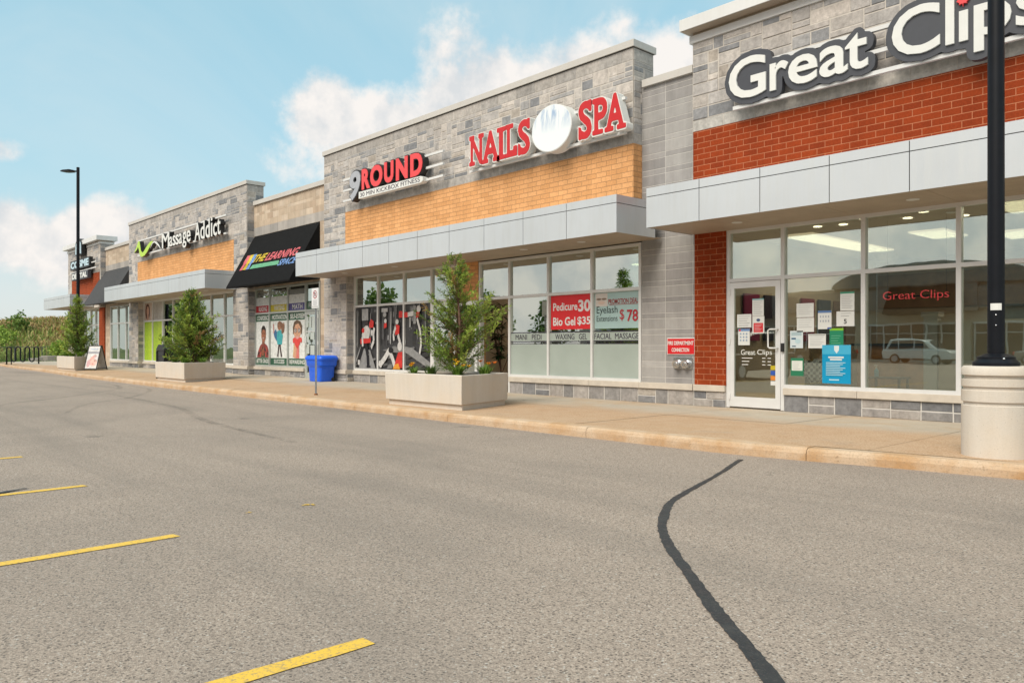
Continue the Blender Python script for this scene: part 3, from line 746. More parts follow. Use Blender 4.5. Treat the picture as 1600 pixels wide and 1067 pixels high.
def parapet(par, x0, x1, bx0, bx1, brick, seed, ret_right=True, ret_left=True, z_band=5.02, z_top=6.83, y=YP, back=12.35, topband=True, cap='cap_metal'):
    mb = MB(); mb.box(x0, x1, y, back, 3.22, z_top, 0); t = MB(); zs = z_top - (.23 if topband else 0)
    ashlar(t, (x0, y), (1, 0), (0, -1), x1 - x0, z_band + .19, zs, seed)
    if bx0 - x0 > .2: ashlar(t, (x0, y), (1, 0), (0, -1), bx0 - x0, 3.22, z_band + .19, seed + 1)
    if x1 - bx1 > .2: ashlar(t, (bx1, y), (1, 0), (0, -1), x1 - bx1, 3.22, z_band + .19, seed + 2)
    courses(t, (bx0, y), (1, 0), (0, -1), bx1 - bx0, z_band, z_band + .19, seed + 3, [.19], .6, BAND, dep=.012)
    if topband: courses(t, (x0, y), (1, 0), (0, -1), x1 - x0, zs, z_top, seed + 4, [.23], .6, BAND, dep=.012)
    D = back - y
    if ret_right:
        ashlar(t, (x1, y), (0, 1), (1, 0), D, z_band + .19, zs, seed + 5)
        courses(t, (x1, y), (0, 1), (1, 0), D, zs, z_top, seed + 6, [.23], .6, BAND, dep=.012)
        if abs(bx1 - x1) > .05: ashlar(t, (x1, y), (0, 1), (1, 0), D, 3.22, z_band + .19, seed + 7)
        else: courses(t, (x1, y), (0, 1), (1, 0), D, z_band, z_band + .19, seed + 7, [.19], .6, BAND, dep=.012)
    if ret_left: ashlar(t, (x0, back), (0, -1), (-1, 0), D, 3.22, z_top, seed + 8)
    add_c(mb, t, 1); mb.build('stone_wall', ['mortar', 'stone'], par)
    b = MB(); b.box(bx0, bx1 + (.014 if abs(bx1 - x1) < .05 else 0), y - .016, 12.0 if abs(bx1 - x1) < .05 else y - .001, 3.6, z_band); b.build('brick_panel', brick, par)
    if cap:
        c = MB(); c.box(x0 - .045, x1 + .045, y - .05, back + .05, z_top + .012, z_top + .145); c.box(x0 - .02, x1 + .02, y - .028, back + .02, z_top, z_top + .012, 1)
        c.build('roof_cap', [cap, 'dark_gap'], par, bevel=.004)
def canopy(par, x0, x1, joints, zs=3.18, zt=3.84, y0=YC, y1=YP - .03, lights=()):
    g = .006; c = MB(); c.box(x0 + .012, x1 - .012, y0 + .012, y1, zs + .02, zt - .012, 1)
    xs = [x0] + [j for j in joints if x0 + .1 < j < x1 - .1] + [x1]; zj = zt - .145
    for a, b in zip(xs, xs[1:]):
        a2 = a + (g if a > x0 else 0); b2 = b - (g if b < x1 else 0)
        c.box(a2, b2, y0, y0 + .011, zs, zj - g, 0); c.box(a2, b2, y0, y0 + .011, zj + g, zt, 0)
    for xe, s in ((x1, -1), (x0, 1)):
        a, b = sorted((xe, xe + s * .011))
        c.box(a, b, y0 + .0115, y1, zs, zj - g, 0); c.box(a, b, y0 + .0115, y1, zj + g, zt, 0)
    c.box(x0 + .011, x1 - .011, y0 + .0115, y1, zt - .011, zt - .001, 0)
    o = c.build('canopy', ['canopy_metal', 'dark_gap'], par)
    s = MB(); n = max(1, round((x1 - x0) / 1.55)); w = (x1 - x0 - .03) / n
    for i in range(n):
        for k in range(8):
            ya = y0 + .014 + (y1 + .22 - y0 - .014) * k / 8; yb = y0 + .014 + (y1 + .22 - y0 - .014) * (k + 1) / 8
            s.box(x0 + .015 + i * w + .003, x0 + .015 + (i + 1) * w - .003, ya + .002, yb - .002, zs + .008, zs + .018)
    s.build('soffit', 'soffit', o)
    for x in lights:
        l = MB(); l.lathe([(.085, zs + .001), (.085, zs + .0075)], x, (y0 + y1) / 2, 20); l.build('downlight', 'frame_metal', o)
    return o
def awning(par, x0, x1, mat, ztop=5.03, zb=3.2, yf=10.98):
    m = MB(); prof = [(12.0, ztop), (yf, zb), (yf, zb - .045), (yf + .04, zb - .045), (12.0, zb + .06)]; n = 5
    vs = [(x0, y, z) for y, z in prof] + [(x1, y, z) for y, z in prof]
    m.add(vs, [tuple(range(n)), tuple(range(2 * n - 1, n - 1, -1))] + [(i, n + i, n + (i + 1) % n, (i + 1) % n) for i in range(n)])
    return m.build('awning', mat, par)
def shell(par, x0, x1, wall='wall_cream', ceil=3.12, depth=8., roof=5.75, right=True, floor='floor_tile', ceilz=None):
    """rooms behind the glass: floor, walls, ceiling, roof"""
    MB().box(x0 + .1, x1 - .1, 12.02, 12 + depth, .02, .15).build('floor', floor, par)
    MB().box(x0 + .1, x1 - .1, 12 + depth, 12.15 + depth, .0, roof).build('rear_wall', wall, par)
    MB().box(x0, x0 + .098, 12.36, 12 + depth, .0, roof).build('side_wall', wall, par)
    if right: MB().box(x1 - .098, x1, 12.36, 12 + depth, .0, roof).build('side_wall', wall, par)
    MB().box(x0 + .1, x1 - .1, 12.1, 12 + depth, ceil, ceil + .05).build('ceiling', 'ceiling', par)
    MB().box(x0, x1, 12.36, 12.1 + depth, roof + .002, roof + .2).build('roof', 'cap_metal', par)

def panel_light(par, x, y, z, w, d, watts):
    l = bpy.data.lights.new('panel_light', 'AREA'); l.shape = 'RECTANGLE'; l.size = w; l.size_y = d; l.energy = watts; l.color = (1, .82, .60)
    o = bpy.data.objects.new('panel_light', l); COL.objects.link(o); o.parent = par; o.location = Vector((x, y, z)) - par.location
def salon():
    u = thing('shop_unit', 'red brick shop unit at the near end with glass door and full height windows', 'shop', (-4, 12, 0))
    shell(u, -8.2, 2.0, ceil=3.25, depth=7.5)
    base_run(u, [(-8.19, -7.54, 11.97), (-6.46, 2.0, 11.97)], 100)
    p = MB(); p.box(-8.17, -7.535, 11.945, 12.2, .51, 3.2); p.build('brick_pier', 'brick_red', u)
    w = storefront(u, [-7.505, -6.49, -5.18, -3.86, -2.54, -1.22, .1, 1.42], .51, 2.32, 3.19, 'glass_clear', doors=(0,), mat='door_metal', fw=.032)
    d = glass_door(u, -7.465, -6.525, .16, 2.28, 'glass_clear')
    for wd, xa, xb, za in (('Great', -7.255, -6.99, 1.045), ('Clips', -6.95, -6.68, 1.025)): t = MB(); add_text(t, wd, xa, xb, za, 1.135, 11.977, .002); t.build('door_lettering', 'sign_white', d)
    for k, z in enumerate((.985, .93, .875)):
        for xa, xb in ((-7.24, -7.24 + (.20, .14, .12)[k]), (-6.86, -6.80), (-6.76, -6.70)): t = MB(); t.box(xa, xb, 11.9775, 11.979, z, z + .012); t.build('hours_lettering', 'sign_white', d)
    t = MB()
    for k, c in enumerate([(.45, .35, .02), (.03, .08, .35), (.6, .2, .03), (.6, .6, .58)]):
        t.box(-6.705, -6.60, 11.9775, 11.979, .80 - k * .085, .87 - k * .085, 0, c)
    t.build('card_stickers', 'print', d)
    MB().box(-6.50, -6.455, 11.93, 11.968, 1.10, 1.24).build('door_lock', 'black', u)
    # facade above
    m = MB(); y = 11.95; m.box(-8.2, 2.0, y, 12.35, 3.22, 6.6, 0); s = MB()
    ashlar(s, (-8.2, y), (1, 0), (0, -1), 10.2, 5.22, 6.6, 120, unit=.105, dep=.024)
    courses(s, (-8.2, y), (1, 0), (0, -1), 10.2, 5.02, 5.22, 121, [.2], .62, [((.42, .40, .37), 10), ((.46, .43, .39), 10)], dep=.014)
    ashlar(s, (-8.2, 12.35), (0, -1), (-1, 0), .4, 3.22, 6.6, 122)
    add_c(m, s, 1); m.build('stone_wall', ['mortar', 'stone'], u)
    MB().box(-8.19, 2.0, y - .016, y - .001, 3.6, 5.02).build('brick_panel', 'brick_red', u)
    c = MB(); c.box(-8.25, 2.05, 11.9, 12.4, 6.602, 6.73, 0); c.box(-8.2, 2.0, 11.94, 12.36, 6.73, 6.78, 1); c.box(-8.31, 2.1, 11.68, 12.46, 6.78, 6.985, 0); c.box(-8.28, 2.07, 11.7, 12.42, 6.775, 6.7795, 1)
    c.build('cornice', ['white_metal', 'soffit'], u, bevel=.004)
    canopy(u, -8.22, 2.0, [-7.18, -6.12, -5.06, -4.0, -2.94, -1.88, -.82, .24, 1.3], y1=11.92, lights=(-6.9, -4.2, -1.5))
    # inside
    cl = [(-7.2, 13.6), (-6.4, 14.6), (-5.4, 15.4), (-4.6, 16.4), (-3.6, 13.0), (-2.2, 15.0)]
    for x, yy in [(-7.1, 14.2), (-7.1, 15.42), (-7.1, 16.64), (-5.3, 15.4), (-3.4, 13.2), (-4.3, 16.5), (-1.8, 14.5), (-.5, 15.2)]: lt = MB(); lt.box(x - .3, x + .3, yy - .6, yy + .6, 3.225, 3.245); lt.build('ceiling_light', 'lamp_panel', u); panel_light(u, x, yy, 3.215, .6, 1.2, 5.5)
    sp = MB()
    for x, yy in [(-5.5, 12.7), (-4.6, 12.75), (-5.0, 13.2), (-4.3, 13.6), (-3.0, 12.8), (-6.4, 13.0), (-6.0, 13.1)]: sp = MB(); sp.lathe([(.07, 3.235), (.07, 3.249)], x, yy, 14); sp.build('spotlight', 'lamp_spot', u)
    pz = MB(); pz.box(-4.84, -4.64, 13.42, 13.62, .15, 1.66); pz.box(-4.87, -4.61, 13.39, 13.65, 1.66, 1.74); pz.build('partition_post', 'ceiling', u)
    pz = MB(); pz.box(-4.63, -1.0, 13.46, 13.58, .15, 1.6); pz.build('partition', 'wall_cream', u)
    k = MB(); k.box(-7.4, -5.9, 16.8, 17.4, .15, 1.2, 0); k.box(-7.5, -5.8, 16.75, 17.5, 1.2, 1.25, 1); k.build('counter', ['wood', 'black'], u)
    sh = MB()
    for q in range(5): sh.box(-5.4 + q * .9, -4.75 + q * .9, 19.3, 19.46, .9, 2.1, 0); sh.box(-5.42 + q * .9, -4.73 + q * .9, 18.9, 19.3, .75, .82, 1)
    sh.build('mirror_station', ['black', 'wood'], u)
    bd = MB(); bd.box(-8.05, -4.0, 19.44, 19.48, 2.1, 2.9); bd.build('wall_board', 'wood', u)
    bd = MB()
    for q in range(6): bd.box(-8.08, -8.04, 13.4 + q * .75, 13.95 + q * .75, 1.3, 2.2, 0, [(.30, .03, .10), (.05, .04, .06), (.4, .3, .2), (.25, .02, .05), (.1, .1, .12), (.3, .2, .15)][q])
    bd.build('wall_poster', 'print', u)
    return u

class Art:
    """flat printed sheet: coloured shapes in panel coordinates 0..1"""
    def __init__(s, x0, x1, z0, z1, y): s.r = (x0, x1, z0, z1); s.y = y; s.k = 0; s.mb = MB()
    def pt(s, p): x0, x1, z0, z1 = s.r; return (x0 + (x1 - x0) * p[0], z0 + (z1 - z0) * p[1])
    def poly(s, pts, c): s.k += 1; s.mb.extr([s.pt(p) for p in pts], s.y - .0007 * s.k, s.y - .0007 * (s.k - 1), 0, c); return s
    def rect(s, a, b, c_, d, c): return s.poly([(a, c_), (b, c_), (b, d), (a, d)], c)
    def ell(s, cx, cz, rx, rz, c, n=18): return s.poly([(cx + rx * math.cos(2 * math.pi * i / n), cz + rz * math.sin(2 * math.pi * i / n)) for i in range(n)], c)
    def line(s, p, w, c, asp=1.):
        for (xa, za), (xb, zb) in zip(p, p[1:]):
            dx, dz = xb - xa, (zb - za) / asp; L = math.hypot(dx, dz) + 1e-6; nx, nz = -dz / L * w / 2, dx / L * w / 2 * asp
            s.poly([(xa - nx, za - nz), (xb - nx, zb - nz), (xb + nx, zb + nz), (xa + nx, za + nz)], c)
        return s
    def text(s, body, a, b, c_, d, c, bold=.0, center=False):
        s.k += 1; (xa, za), (xb, zb) = s.pt((a, c_)), s.pt((b, d)); add_text(s.mb, body, xa, xb, za, zb, s.y - .0007 * s.k - .0005, .0008, 0, c, bold, 0, center); return s
    def build(s, name, par=None, label=None): return s.mb.build(name, 'print_photo' if name == 'window_graphic' else 'print', par, label=label)

WHT = (.62, .63, .61)
def orange_mid():
    u = thing('shop_unit', 'wide orange brick shop unit between the grey block wall and the black awning', 'shop', (-15, 12, 0))
    shell(u, -21.0, -8.3, wall='wall_green', depth=7)
    MB().box(-15.0, -14.9, 12.36, 19, .15, 3.1).build('side_wall', 'wall_cream', u)
    base_run(u, [(-21.06, -19.76, YP + .0), (-19.75, -16.1, 11.97), (-13.1, -8.2, 11.97)], 200)
    pillar(u, -21.05, -19.78, 210)
    parapet(u, -21.05, -9.40, -19.83, -9.40, 'brick_orange', 220)
    MB().box(-14.98, -14.2, 11.96, 12.2, .14, 3.2).build('brick_pier', 'brick_orange', u)
    # grey block link to the near unit
    m = MB(); m.box(-9.39, -8.205, 12.0, 12.3, .51, 6.1, 0); t = MB()
    courses(t, (-9.39, 12.0), (1, 0), (0, -1), 1.185, .51, 6.1, 230, [.10, .20], .6, [((.30, .285, .275), 10), ((.33, .315, .30), 10), ((.265, .252, .245), 5)], dep=.009, stack=True, off=.05)
    add_c(m, t, 1); m.build('block_wall', ['mortar_grey', 'block'], u)
    MB().box(-9.345, -8.21, 11.93, 12.34, 6.1, 6.24).build('roof_cap', 'cap_metal', u, bevel=.004)
    canopy(u, -20.66, -8.87, [-19.46, -18.28, -17.12, -15.94, -14.77, -13.59, -12.42, -11.24, -10.07], lights=(-18.9, -16.5, -14.2, -11.8, -10.2))
    # fitness studio windows
    storefront(u, [-19.74, -18.53, -17.28, -16.06, -15.02], .51, 2.33, 3.19, 'glass', doors=(3,), zb=.15)
    glass_door(u, -16.02, -15.06, .17, 2.29, 'glass', hinge_left=False)
    G = (.045, .045, .048)
    def panel(a, b): return Art(a + .03, b - .03, .565, 2.30, 12.018).rect(0, 1, 0, 1, G)
    def clutter(p, sd):
        r = random.Random(sd)
        for _ in range(42):
            x, z = r.random() * .93, r.uniform(.36, .93); g = r.choice((.008, .02, .03, .08, .14, .24)); p.rect(x, min(1, x + r.choice((.015, .03, .06, .12))), z, min(1, z + r.choice((.015, .03, .08, .2))), (g, g, g * 1.03))
        for _ in range(14):
            x, z = r.random() * .8, r.uniform(.0, .34); g = r.choice((.03, .05, .09, .16)); p.poly([(x, z), (x + .2, z + r.uniform(-.02, .05)), (x + .18, z + .06), (x + .02, z + .05)], (g, g, g))
        return p
    p = clutter(panel(-19.74, -18.53), 1); W_, R_, D_ = (.5, .49, .48), (.50, .03, .025), (.012, .012, .013)
    p.poly([(0, 0), (.95, 0), (.7, .3), (.25, .35), (.05, .15)], (.22, .22, .22)).rect(.1, .16, .35, .95, (.14, .14, .14)).rect(.2, .28, .4, .97, (.02, .02, .02)).rect(.33, .62, .78, .97, (.30, .30, .30)).rect(.70, .74, .4, .9, (.16, .16, .16))
    p.line([(.1, .04), (.28, .25), (.42, .42)], .12, D_).line([(.62, .04), (.6, .22), (.5, .42)], .12, D_).rect(.05, .2, .02, .05, D_).rect(.55, .72, .02, .05, D_).rect(.15, .24, .06, .14, W_)
    p.poly([(.28, .40), (.72, .42), (.74, .50), (.26, .48)], R_).poly([(.38, .49), (.66, .49), (.72, .62), (.56, .72), (.42, .66)], W_).ell(.55, .74, .08, .045, (.04, .03, .03)).line([(.45, .65), (.36, .52), (.38, .36)], .07, W_).line([(.9, .66), (.86, .55), (.88, .45), (.76, .34)], .07, W_).ell(.40, .62, .06, .04, R_).poly([(.68, .66), (.86, .66), (.88, .76), (.76, .80), (.68, .74)], R_).ell(.80, .58, .05, .05, W_)
    p.build('window_graphic', u, 'grey gym print of a boxer in red shorts')
    p = clutter(panel(-18.53, -17.28), 2)
    for k in range(7): p.rect(.06 + k * .13, .085 + k * .13, .42 + .05 * (k % 3), .97, (.15, .15, .155) if k % 2 else (.02, .02, .02))
    p.rect(.15, .4, .9, .96, (.4, .4, .4)).ell(.28, .86, .07, .04, (.3, .3, .3)).poly([(.25, .64), (.36, .66), (.36, .73), (.25, .72)], R_).ell(.31, .76, .05, .035, W_).line([(.52, .4), (.54, .9)], .03, (.4, .4, .4)).poly([(.7, .54), (.86, .54), (.88, .68), (.74, .70)], R_).ell(.78, .74, .06, .04, W_).line([(.73, .66), (.64, .56), (.66, .45)], .06, W_).line([(.82, .54), (.9, .42), (.92, .32)], .07, W_).rect(.86, 1, .8, .9, R_)
    p.poly([(.2, .30), (.7, .36), (1, .33), (1, .26), (.5, .27)], (.17, .17, .17)).line([(.08, .06), (.3, .18), (.48, .30), (.62, .16), (.70, .06)], .10, W_).poly([(.02, .06), (.16, .03), (.2, .1), (.06, .14)], W_).poly([(.66, .03), (1, .03), (1, .28), (.84, .27), (.74, .14)], R_).poly([(.62, .01), (.92, .01), (.84, .10), (.70, .08)], (.6, .25, .03)).ell(.9, .36, .09, .07, W_).ell(.55, .30, .1, .045, D_)
    p.build('window_graphic', u, 'grey gym print of a person on the floor in red')
    p = clutter(panel(-17.28, -16.06), 3)
    p.poly([(0, .28), (1, .02), (1, .12), (.3, .34), (0, .36)], (.22, .22, .22)).rect(0, .14, .80, .88, R_).line([(.14, .84), (.42, .86)], .07, W_).poly([(.4, .78), (.58, .8), (.6, .9), (.42, .9)], R_).ell(.56, .92, .08, .05, W_).rect(.2, .26, .65, .8, (.3, .3, .3)).rect(.36, .46, .7, .97, (.24, .24, .24)).line([(.5, .78), (.62, .6), (.66, .4), (.6, .25)], .06, W_).rect(.8, .84, .4, .95, (.17, .17, .17))
    p.build('window_graphic', u, 'grey gym print of a boxer punching')
    # nail salon windows, its door standing open against the brick pier
    w = storefront(u, [-14.16, -13.13, -11.9, -10.655, -9.425], .51, 2.30, 3.17, 'glass', doors=(0,), zb=.15)
    d = glass_door(u, -15.06, -14.17, .17, 2.27, 'glass', y=11.94, label='glass door standing open flat against the brick pier', handle=False)
    a = Art(-14.95, -14.25, .9, 1.35, 11.918).rect(0, 1, 0, 1, (.5, .5, .48)); a.build('door_notice', d)
    MB().box(-13.17, -13.12, 12.1, 13.0, .16, 2.26).build('door', 'soffit', u)
    for i, (a, b) in enumerate([(-13.1, -11.93), (-11.87, -10.685), (-10.625, -9.455)]):
        m = MB(); m.box(a, b, 12.010, 12.018, .565, 1.235); m.box(a, b, 12.010, 12.018, 1.31, 1.475)
        m.box(a, b, 12.009, 12.018, 1.242, 1.258, 1); m.box(a, b, 12.009, 12.018, 1.282, 1.302, 1); m.box(a, b, 12.009, 12.018, 1.482, 1.502, 1)
        if i: add_text(m, ('WAXING   GEL', 'FACIAL  MASSAGE')[i - 1], a + (.16, .02)[i - 1], b - (.12, .02)[i - 1], 1.335, 1.45, 12.006, .004, 1)
        else: add_text(m, 'MANI   PEDI', a + .15, b - .2, 1.335, 1.45, 12.006, .004, 1)
        m.build('frosted_film', ['film_frost', 'sign_ink'], u)
    sp = MB()
    for x, yy in [(-9.75, 12.7), (-10.5, 13.8), (-9.9, 13.9), (-12.5, 14.2), (-11.2, 15)]: sp = MB(); sp.lathe([(.07, 3.105), (.07, 3.119)], x, yy, 14); sp.build('spotlight', 'lamp_spot', u)
    for x in (-13.6, -11.5, -9.8): l = MB(); l.box(x - .25, x + .25, 14.0 if x < -13 else 14.6, 15.2, 3.10, 3.118); l.build('ceiling_light', 'lamp_bright', u)
    k = MB(); k.box(-12.6, -12.35, 13.0, 13.25, .15, 3.1); k.build('column', 'ceiling', u)
    MB().box(-14.88, -13.3, 15.4, 15.5, .15, 3.1).build('entry_wall', 'wall_cream', u)
    return u

def tutor_unit():
    u = thing('shop_unit', 'beige block shop unit set back under a black lettered awning', 'shop', (-24, 12, 0))
    shell(u, -26.5, -21.0, wall='wall_green', depth=6, right=False)
    base_run(u, [(-26.3, -22.68, 11.97)], 300)
    BG = [((.50, .40, .30), 10), ((.45, .355, .265), 8), ((.53, .435, .34), 8), ((.42, .32, .235), 4)]
    m = MB(); m.box(-26.41, -21.06, 12.0, 12.3, 3.2, 6.1, 0); m.box(-21.72, -21.06, 12.0, 12.3, .12, 3.2, 0); m.box(-26.41, -26.34, 12.0, 12.3, .12, 3.2, 0); t = MB()
    courses(t, (-26.41, 12.0), (1, 0), (0, -1), 5.35, 5.32, 6.1, 310, [.2, .2, .1], .42, BG)
    courses(t, (-26.41, 12.0), (1, 0), (0, -1), 5.35, 5.02, 5.32, 311, [.3], .62, BAND, dep=.012)
    courses(t, (-26.41, 12.0), (1, 0), (0, -1), 5.35, 3.2, 5.02, 312, [.2, .2, .1], .42, BG)
    courses(t, (-21.72, 12.0), (1, 0), (0, -1), .66, .15, 3.2, 313, [.2, .2, .1], .42, BG)
    add_c(m, t, 1); m.build('block_wall', ['mortar_beige', 'block'], u)
    MB().box(-26.36, -21.06, 11.93, 12.36, 6.1, 6.245).build('roof_cap', 'cap_metal', u, bevel=.004)
    o = awning(u, -26.36, -21.75, 'awning_black')
    # lettering lies on the slope: local frame (x, s) with s measured up the slope
    import_s = math.hypot(1.02, 1.83)
    def slope(m2, lift):
        out = []
        for x, y, z in m2.v:
            k = (z - 3.2) / 1.83
            out.append((x, 10.98 + 1.02 * k - lift * .87, z + lift * .49))
        m2.v = out; return m2
    def put(items, mat):
        mm = MB(); items(mm); slope(mm, .008); return mm.build('awning_lettering', mat, o)
    put(lambda q: add_text(q, 'THE', -25.24, -24.35, 3.98, 4.25, 0, .004, 0, bold=.03, shear=.32), 'awn_yellow')
    put(lambda q: add_text(q, 'LEARNING', -24.36, -22.12, 3.97, 4.24, 0, .004, 0, bold=.03, shear=.32), 'awn_red')
    put(lambda q: add_text(q, 'SPACE', -23.15, -21.95, 3.71, 3.92, 0, .004, 0, bold=.03, shear=.32), 'awn_blue')
    put(lambda q: q.extr([(-25.2, 3.755), (-23.1, 3.755), (-23.2, 3.895), (-25.12, 3.895)], 0, .003), 'awn_green')
    for k, mt in enumerate(('awn_red', 'awn_yellow', 'awn_blue')):
        x = -26.0 + k * .25
        put(lambda q: q.extr([(x, 3.76), (x + .24, 3.76), (x + .22, 3.95), (x + .30, 4.02), (x + .26, 4.29), (x + .02, 4.29), (x - .02, 4.06), (x + .04, 3.96)], 0, .003), mt)
    w = storefront(u, [-26.31, -25.19, -23.87, -22.66, -21.76], .51, 2.32, 3.19, 'glass', doors=(3,), zb=.18, mat='frame_green')
    d = glass_door(u, -22.62, -21.8, .20, 2.28, 'glass', hinge_left=False, mat='frame_green')
    a = Art(-22.53, -21.9, .5, 2.15, 11.918)
    for (q, r, s, t_) in [(.05, .3, .78, .98), (.36, .6, .78, .98), (.66, .95, .72, .98), (.08, .35, .5, .66), (.5, .9, .55, .68), (.1, .4, .28, .46), (.5, .92, .26, .44)]: a.rect(q, r, s, t_, (.42, .46, .44))
    a.rect(.05, .95, .69, .71, (.5, .5, .5)); a.build('door_notice', d)
    GR, RD, YL, PU = (.03, .095, .055), (.42, .02, .03), (.50, .40, .02), (.085, .07, .22)
    top = [(RD, 'READING'), (YL, 'WRITING'), (PU, 'MATH')]; lo = [('CONFIDENCE', 'BETTER GRADES'), ('MOTIVATION', 'SUCCESS'), ('SELF-ESTEEM', 'REWARDING!')]
    xs = [-26.31, -25.19, -23.87, -22.66]
    for i in range(3):
        a = Art(xs[i] + .035, xs[i + 1] - .035, 2.355, 3.13, 12.018)
        a.rect(0, 1, 0, .30, top[i][0]).rect(0, 1, .30, .66, WHT).text(top[i][1], .2, .8, .05, .25, (.6, .6, .58), .02)
        if i < 2: a.text('TUTORING' if i == 0 else 'KINDERGARTEN', .1, .9, .71, .92, (.42, .43, .41), .015)
        else: a.rect(0, 1, .66, .88, (.20, .21, .20))
        a.build('window_graphic', u)
        a = Art(xs[i] + .035, xs[i + 1] - .035, .57, 2.285, 12.018)
        a.rect(0, 1, 0, 1, WHT).rect(0, 1, .86, 1, GR).rect(0, 1, 0, .135, GR).text(lo[i][0], .08, .95, .885, .975, (.6, .6, .58), .02).text(lo[i][1], .04 if i != 1 else .2, .97 if i != 1 else .8, .03, .11, (.6, .6, .58), .02)
        if i == 0:
            S = (.28, .11, .06)
            a.poly([(.06, .14), (.14, .26), (.30, .38), (.45, .42), (.66, .42), (.84, .37), (.93, .26), (.96, .14)], (.23, .045, .04)).poly([(.32, .14), (.45, .24), (.62, .24), (.74, .14)], (.05, .07, .04))
            a.line([(.12, .2), (.6, .36)], .05, (.06, .03, .03)).line([(.9, .2), (.5, .36)], .05, (.06, .03, .03)).line([(.25, .33), (.36, .15)], .04, (.42, .08, .06)).line([(.8, .33), (.68, .15)], .04, (.42, .08, .06))
            a.poly([(.44, .40), (.64, .40), (.62, .52), (.46, .52)], (.20, .075, .045)).ell(.56, .60, .17, .155, S).poly([(.39, .62), (.40, .72), (.50, .775), (.62, .775), (.72, .71), (.735, .60), (.68, .69), (.5, .70)], (.025, .016, .013)).ell(.50, .62, .025, .012, (.03, .02, .02)).ell(.62, .62, .025, .012, (.03, .02, .02)).ell(.55, .53, .06, .018, (.42, .3, .27)).poly([(.38, .42), (.5, .28), (.62, .42), (.58, .18), (.44, .18)], (.25, .09, .05))
        elif i == 1:
            T = (.05, .33, .36)
            a.line([(.42, .16), (.46, .30), (.50, .42)], .07, (.05, .03, .03)).line([(.64, .16), (.58, .30), (.55, .42)], .07, (.05, .03, .03)).poly([(.40, .40), (.66, .40), (.72, .58), (.60, .68), (.40, .66), (.36, .52)], T).poly([(.18, .62), (.30, .70), (.38, .64), (.36, .46), (.24, .54)], (.04, .13, .26)).line([(.20, .62), (.17, .80)], .045, (.42, .14, .12)).line([(.66, .64), (.80, .74), (.76, .82)], .05, (.33, .17, .11)).ell(.52, .75, .11, .075, (.30, .15, .09)).poly([(.40, .74), (.42, .82), (.54, .855), (.68, .82), (.82, .76), (.78, .64), (.66, .60), (.62, .74), (.5, .80)], (.20, .10, .06)).ell(.48, .75, .018, .01, (.03, .02, .02)).ell(.56, .75, .018, .01, (.03, .02, .02))
        else:
            S = (.55, .30, .19)
            a.poly([(.24, .16), (.36, .14), (.62, .14), (.62, .34), (.56, .44), (.34, .44), (.28, .30)], S).line([(.27, .20), (.31, .40)], .02, (.5, .42, .1)).poly([(.42, .14), (.62, .14), (.62, .34), (.5, .40)], (.55, .16, .14)).ell(.50, .66, .21, .17, S).poly([(.26, .60), (.24, .72), (.32, .82), (.48, .86), (.68, .83), (.80, .74), (.78, .60), (.72, .58), (.72, .70), (.58, .79), (.40, .77), (.31, .68), (.30, .58)], (.12, .075, .045)).ell(.40, .66, .085, .045, (.06, .04, .04)).ell(.61, .66, .085, .045, (.06, .04, .04)).ell(.40, .66, .065, .032, (.5, .42, .38)).ell(.61, .66, .065, .032, (.5, .42, .38)).ell(.40, .66, .02, .016, (.03, .03, .03)).ell(.61, .66, .02, .016, (.03, .03, .03))
            a.poly([(.32, .53), (.72, .53), (.66, .40), (.50, .32), (.36, .40)], (.60, .06, .05)).ell(.52, .53, .10, .03, (.6, .3, .27)).ell(.30, .47, .05, .05, (.60, .06, .05)).ell(.74, .48, .05, .05, (.60, .08, .07))
        a.build('window_graphic', u, ['printed panel of a boy in a plaid shirt', 'printed panel of a girl in a teal top', 'printed panel of a woman with round glasses'][i])
    a = Art(-22.62, -21.8, 2.355, 3.13, 12.018); a.rect(0, .85, 0, .33, GR).text('FRENCH', .12, .8, .06, .27, (.5, .52, .5), .02); a.build('window_graphic', u)
    return u

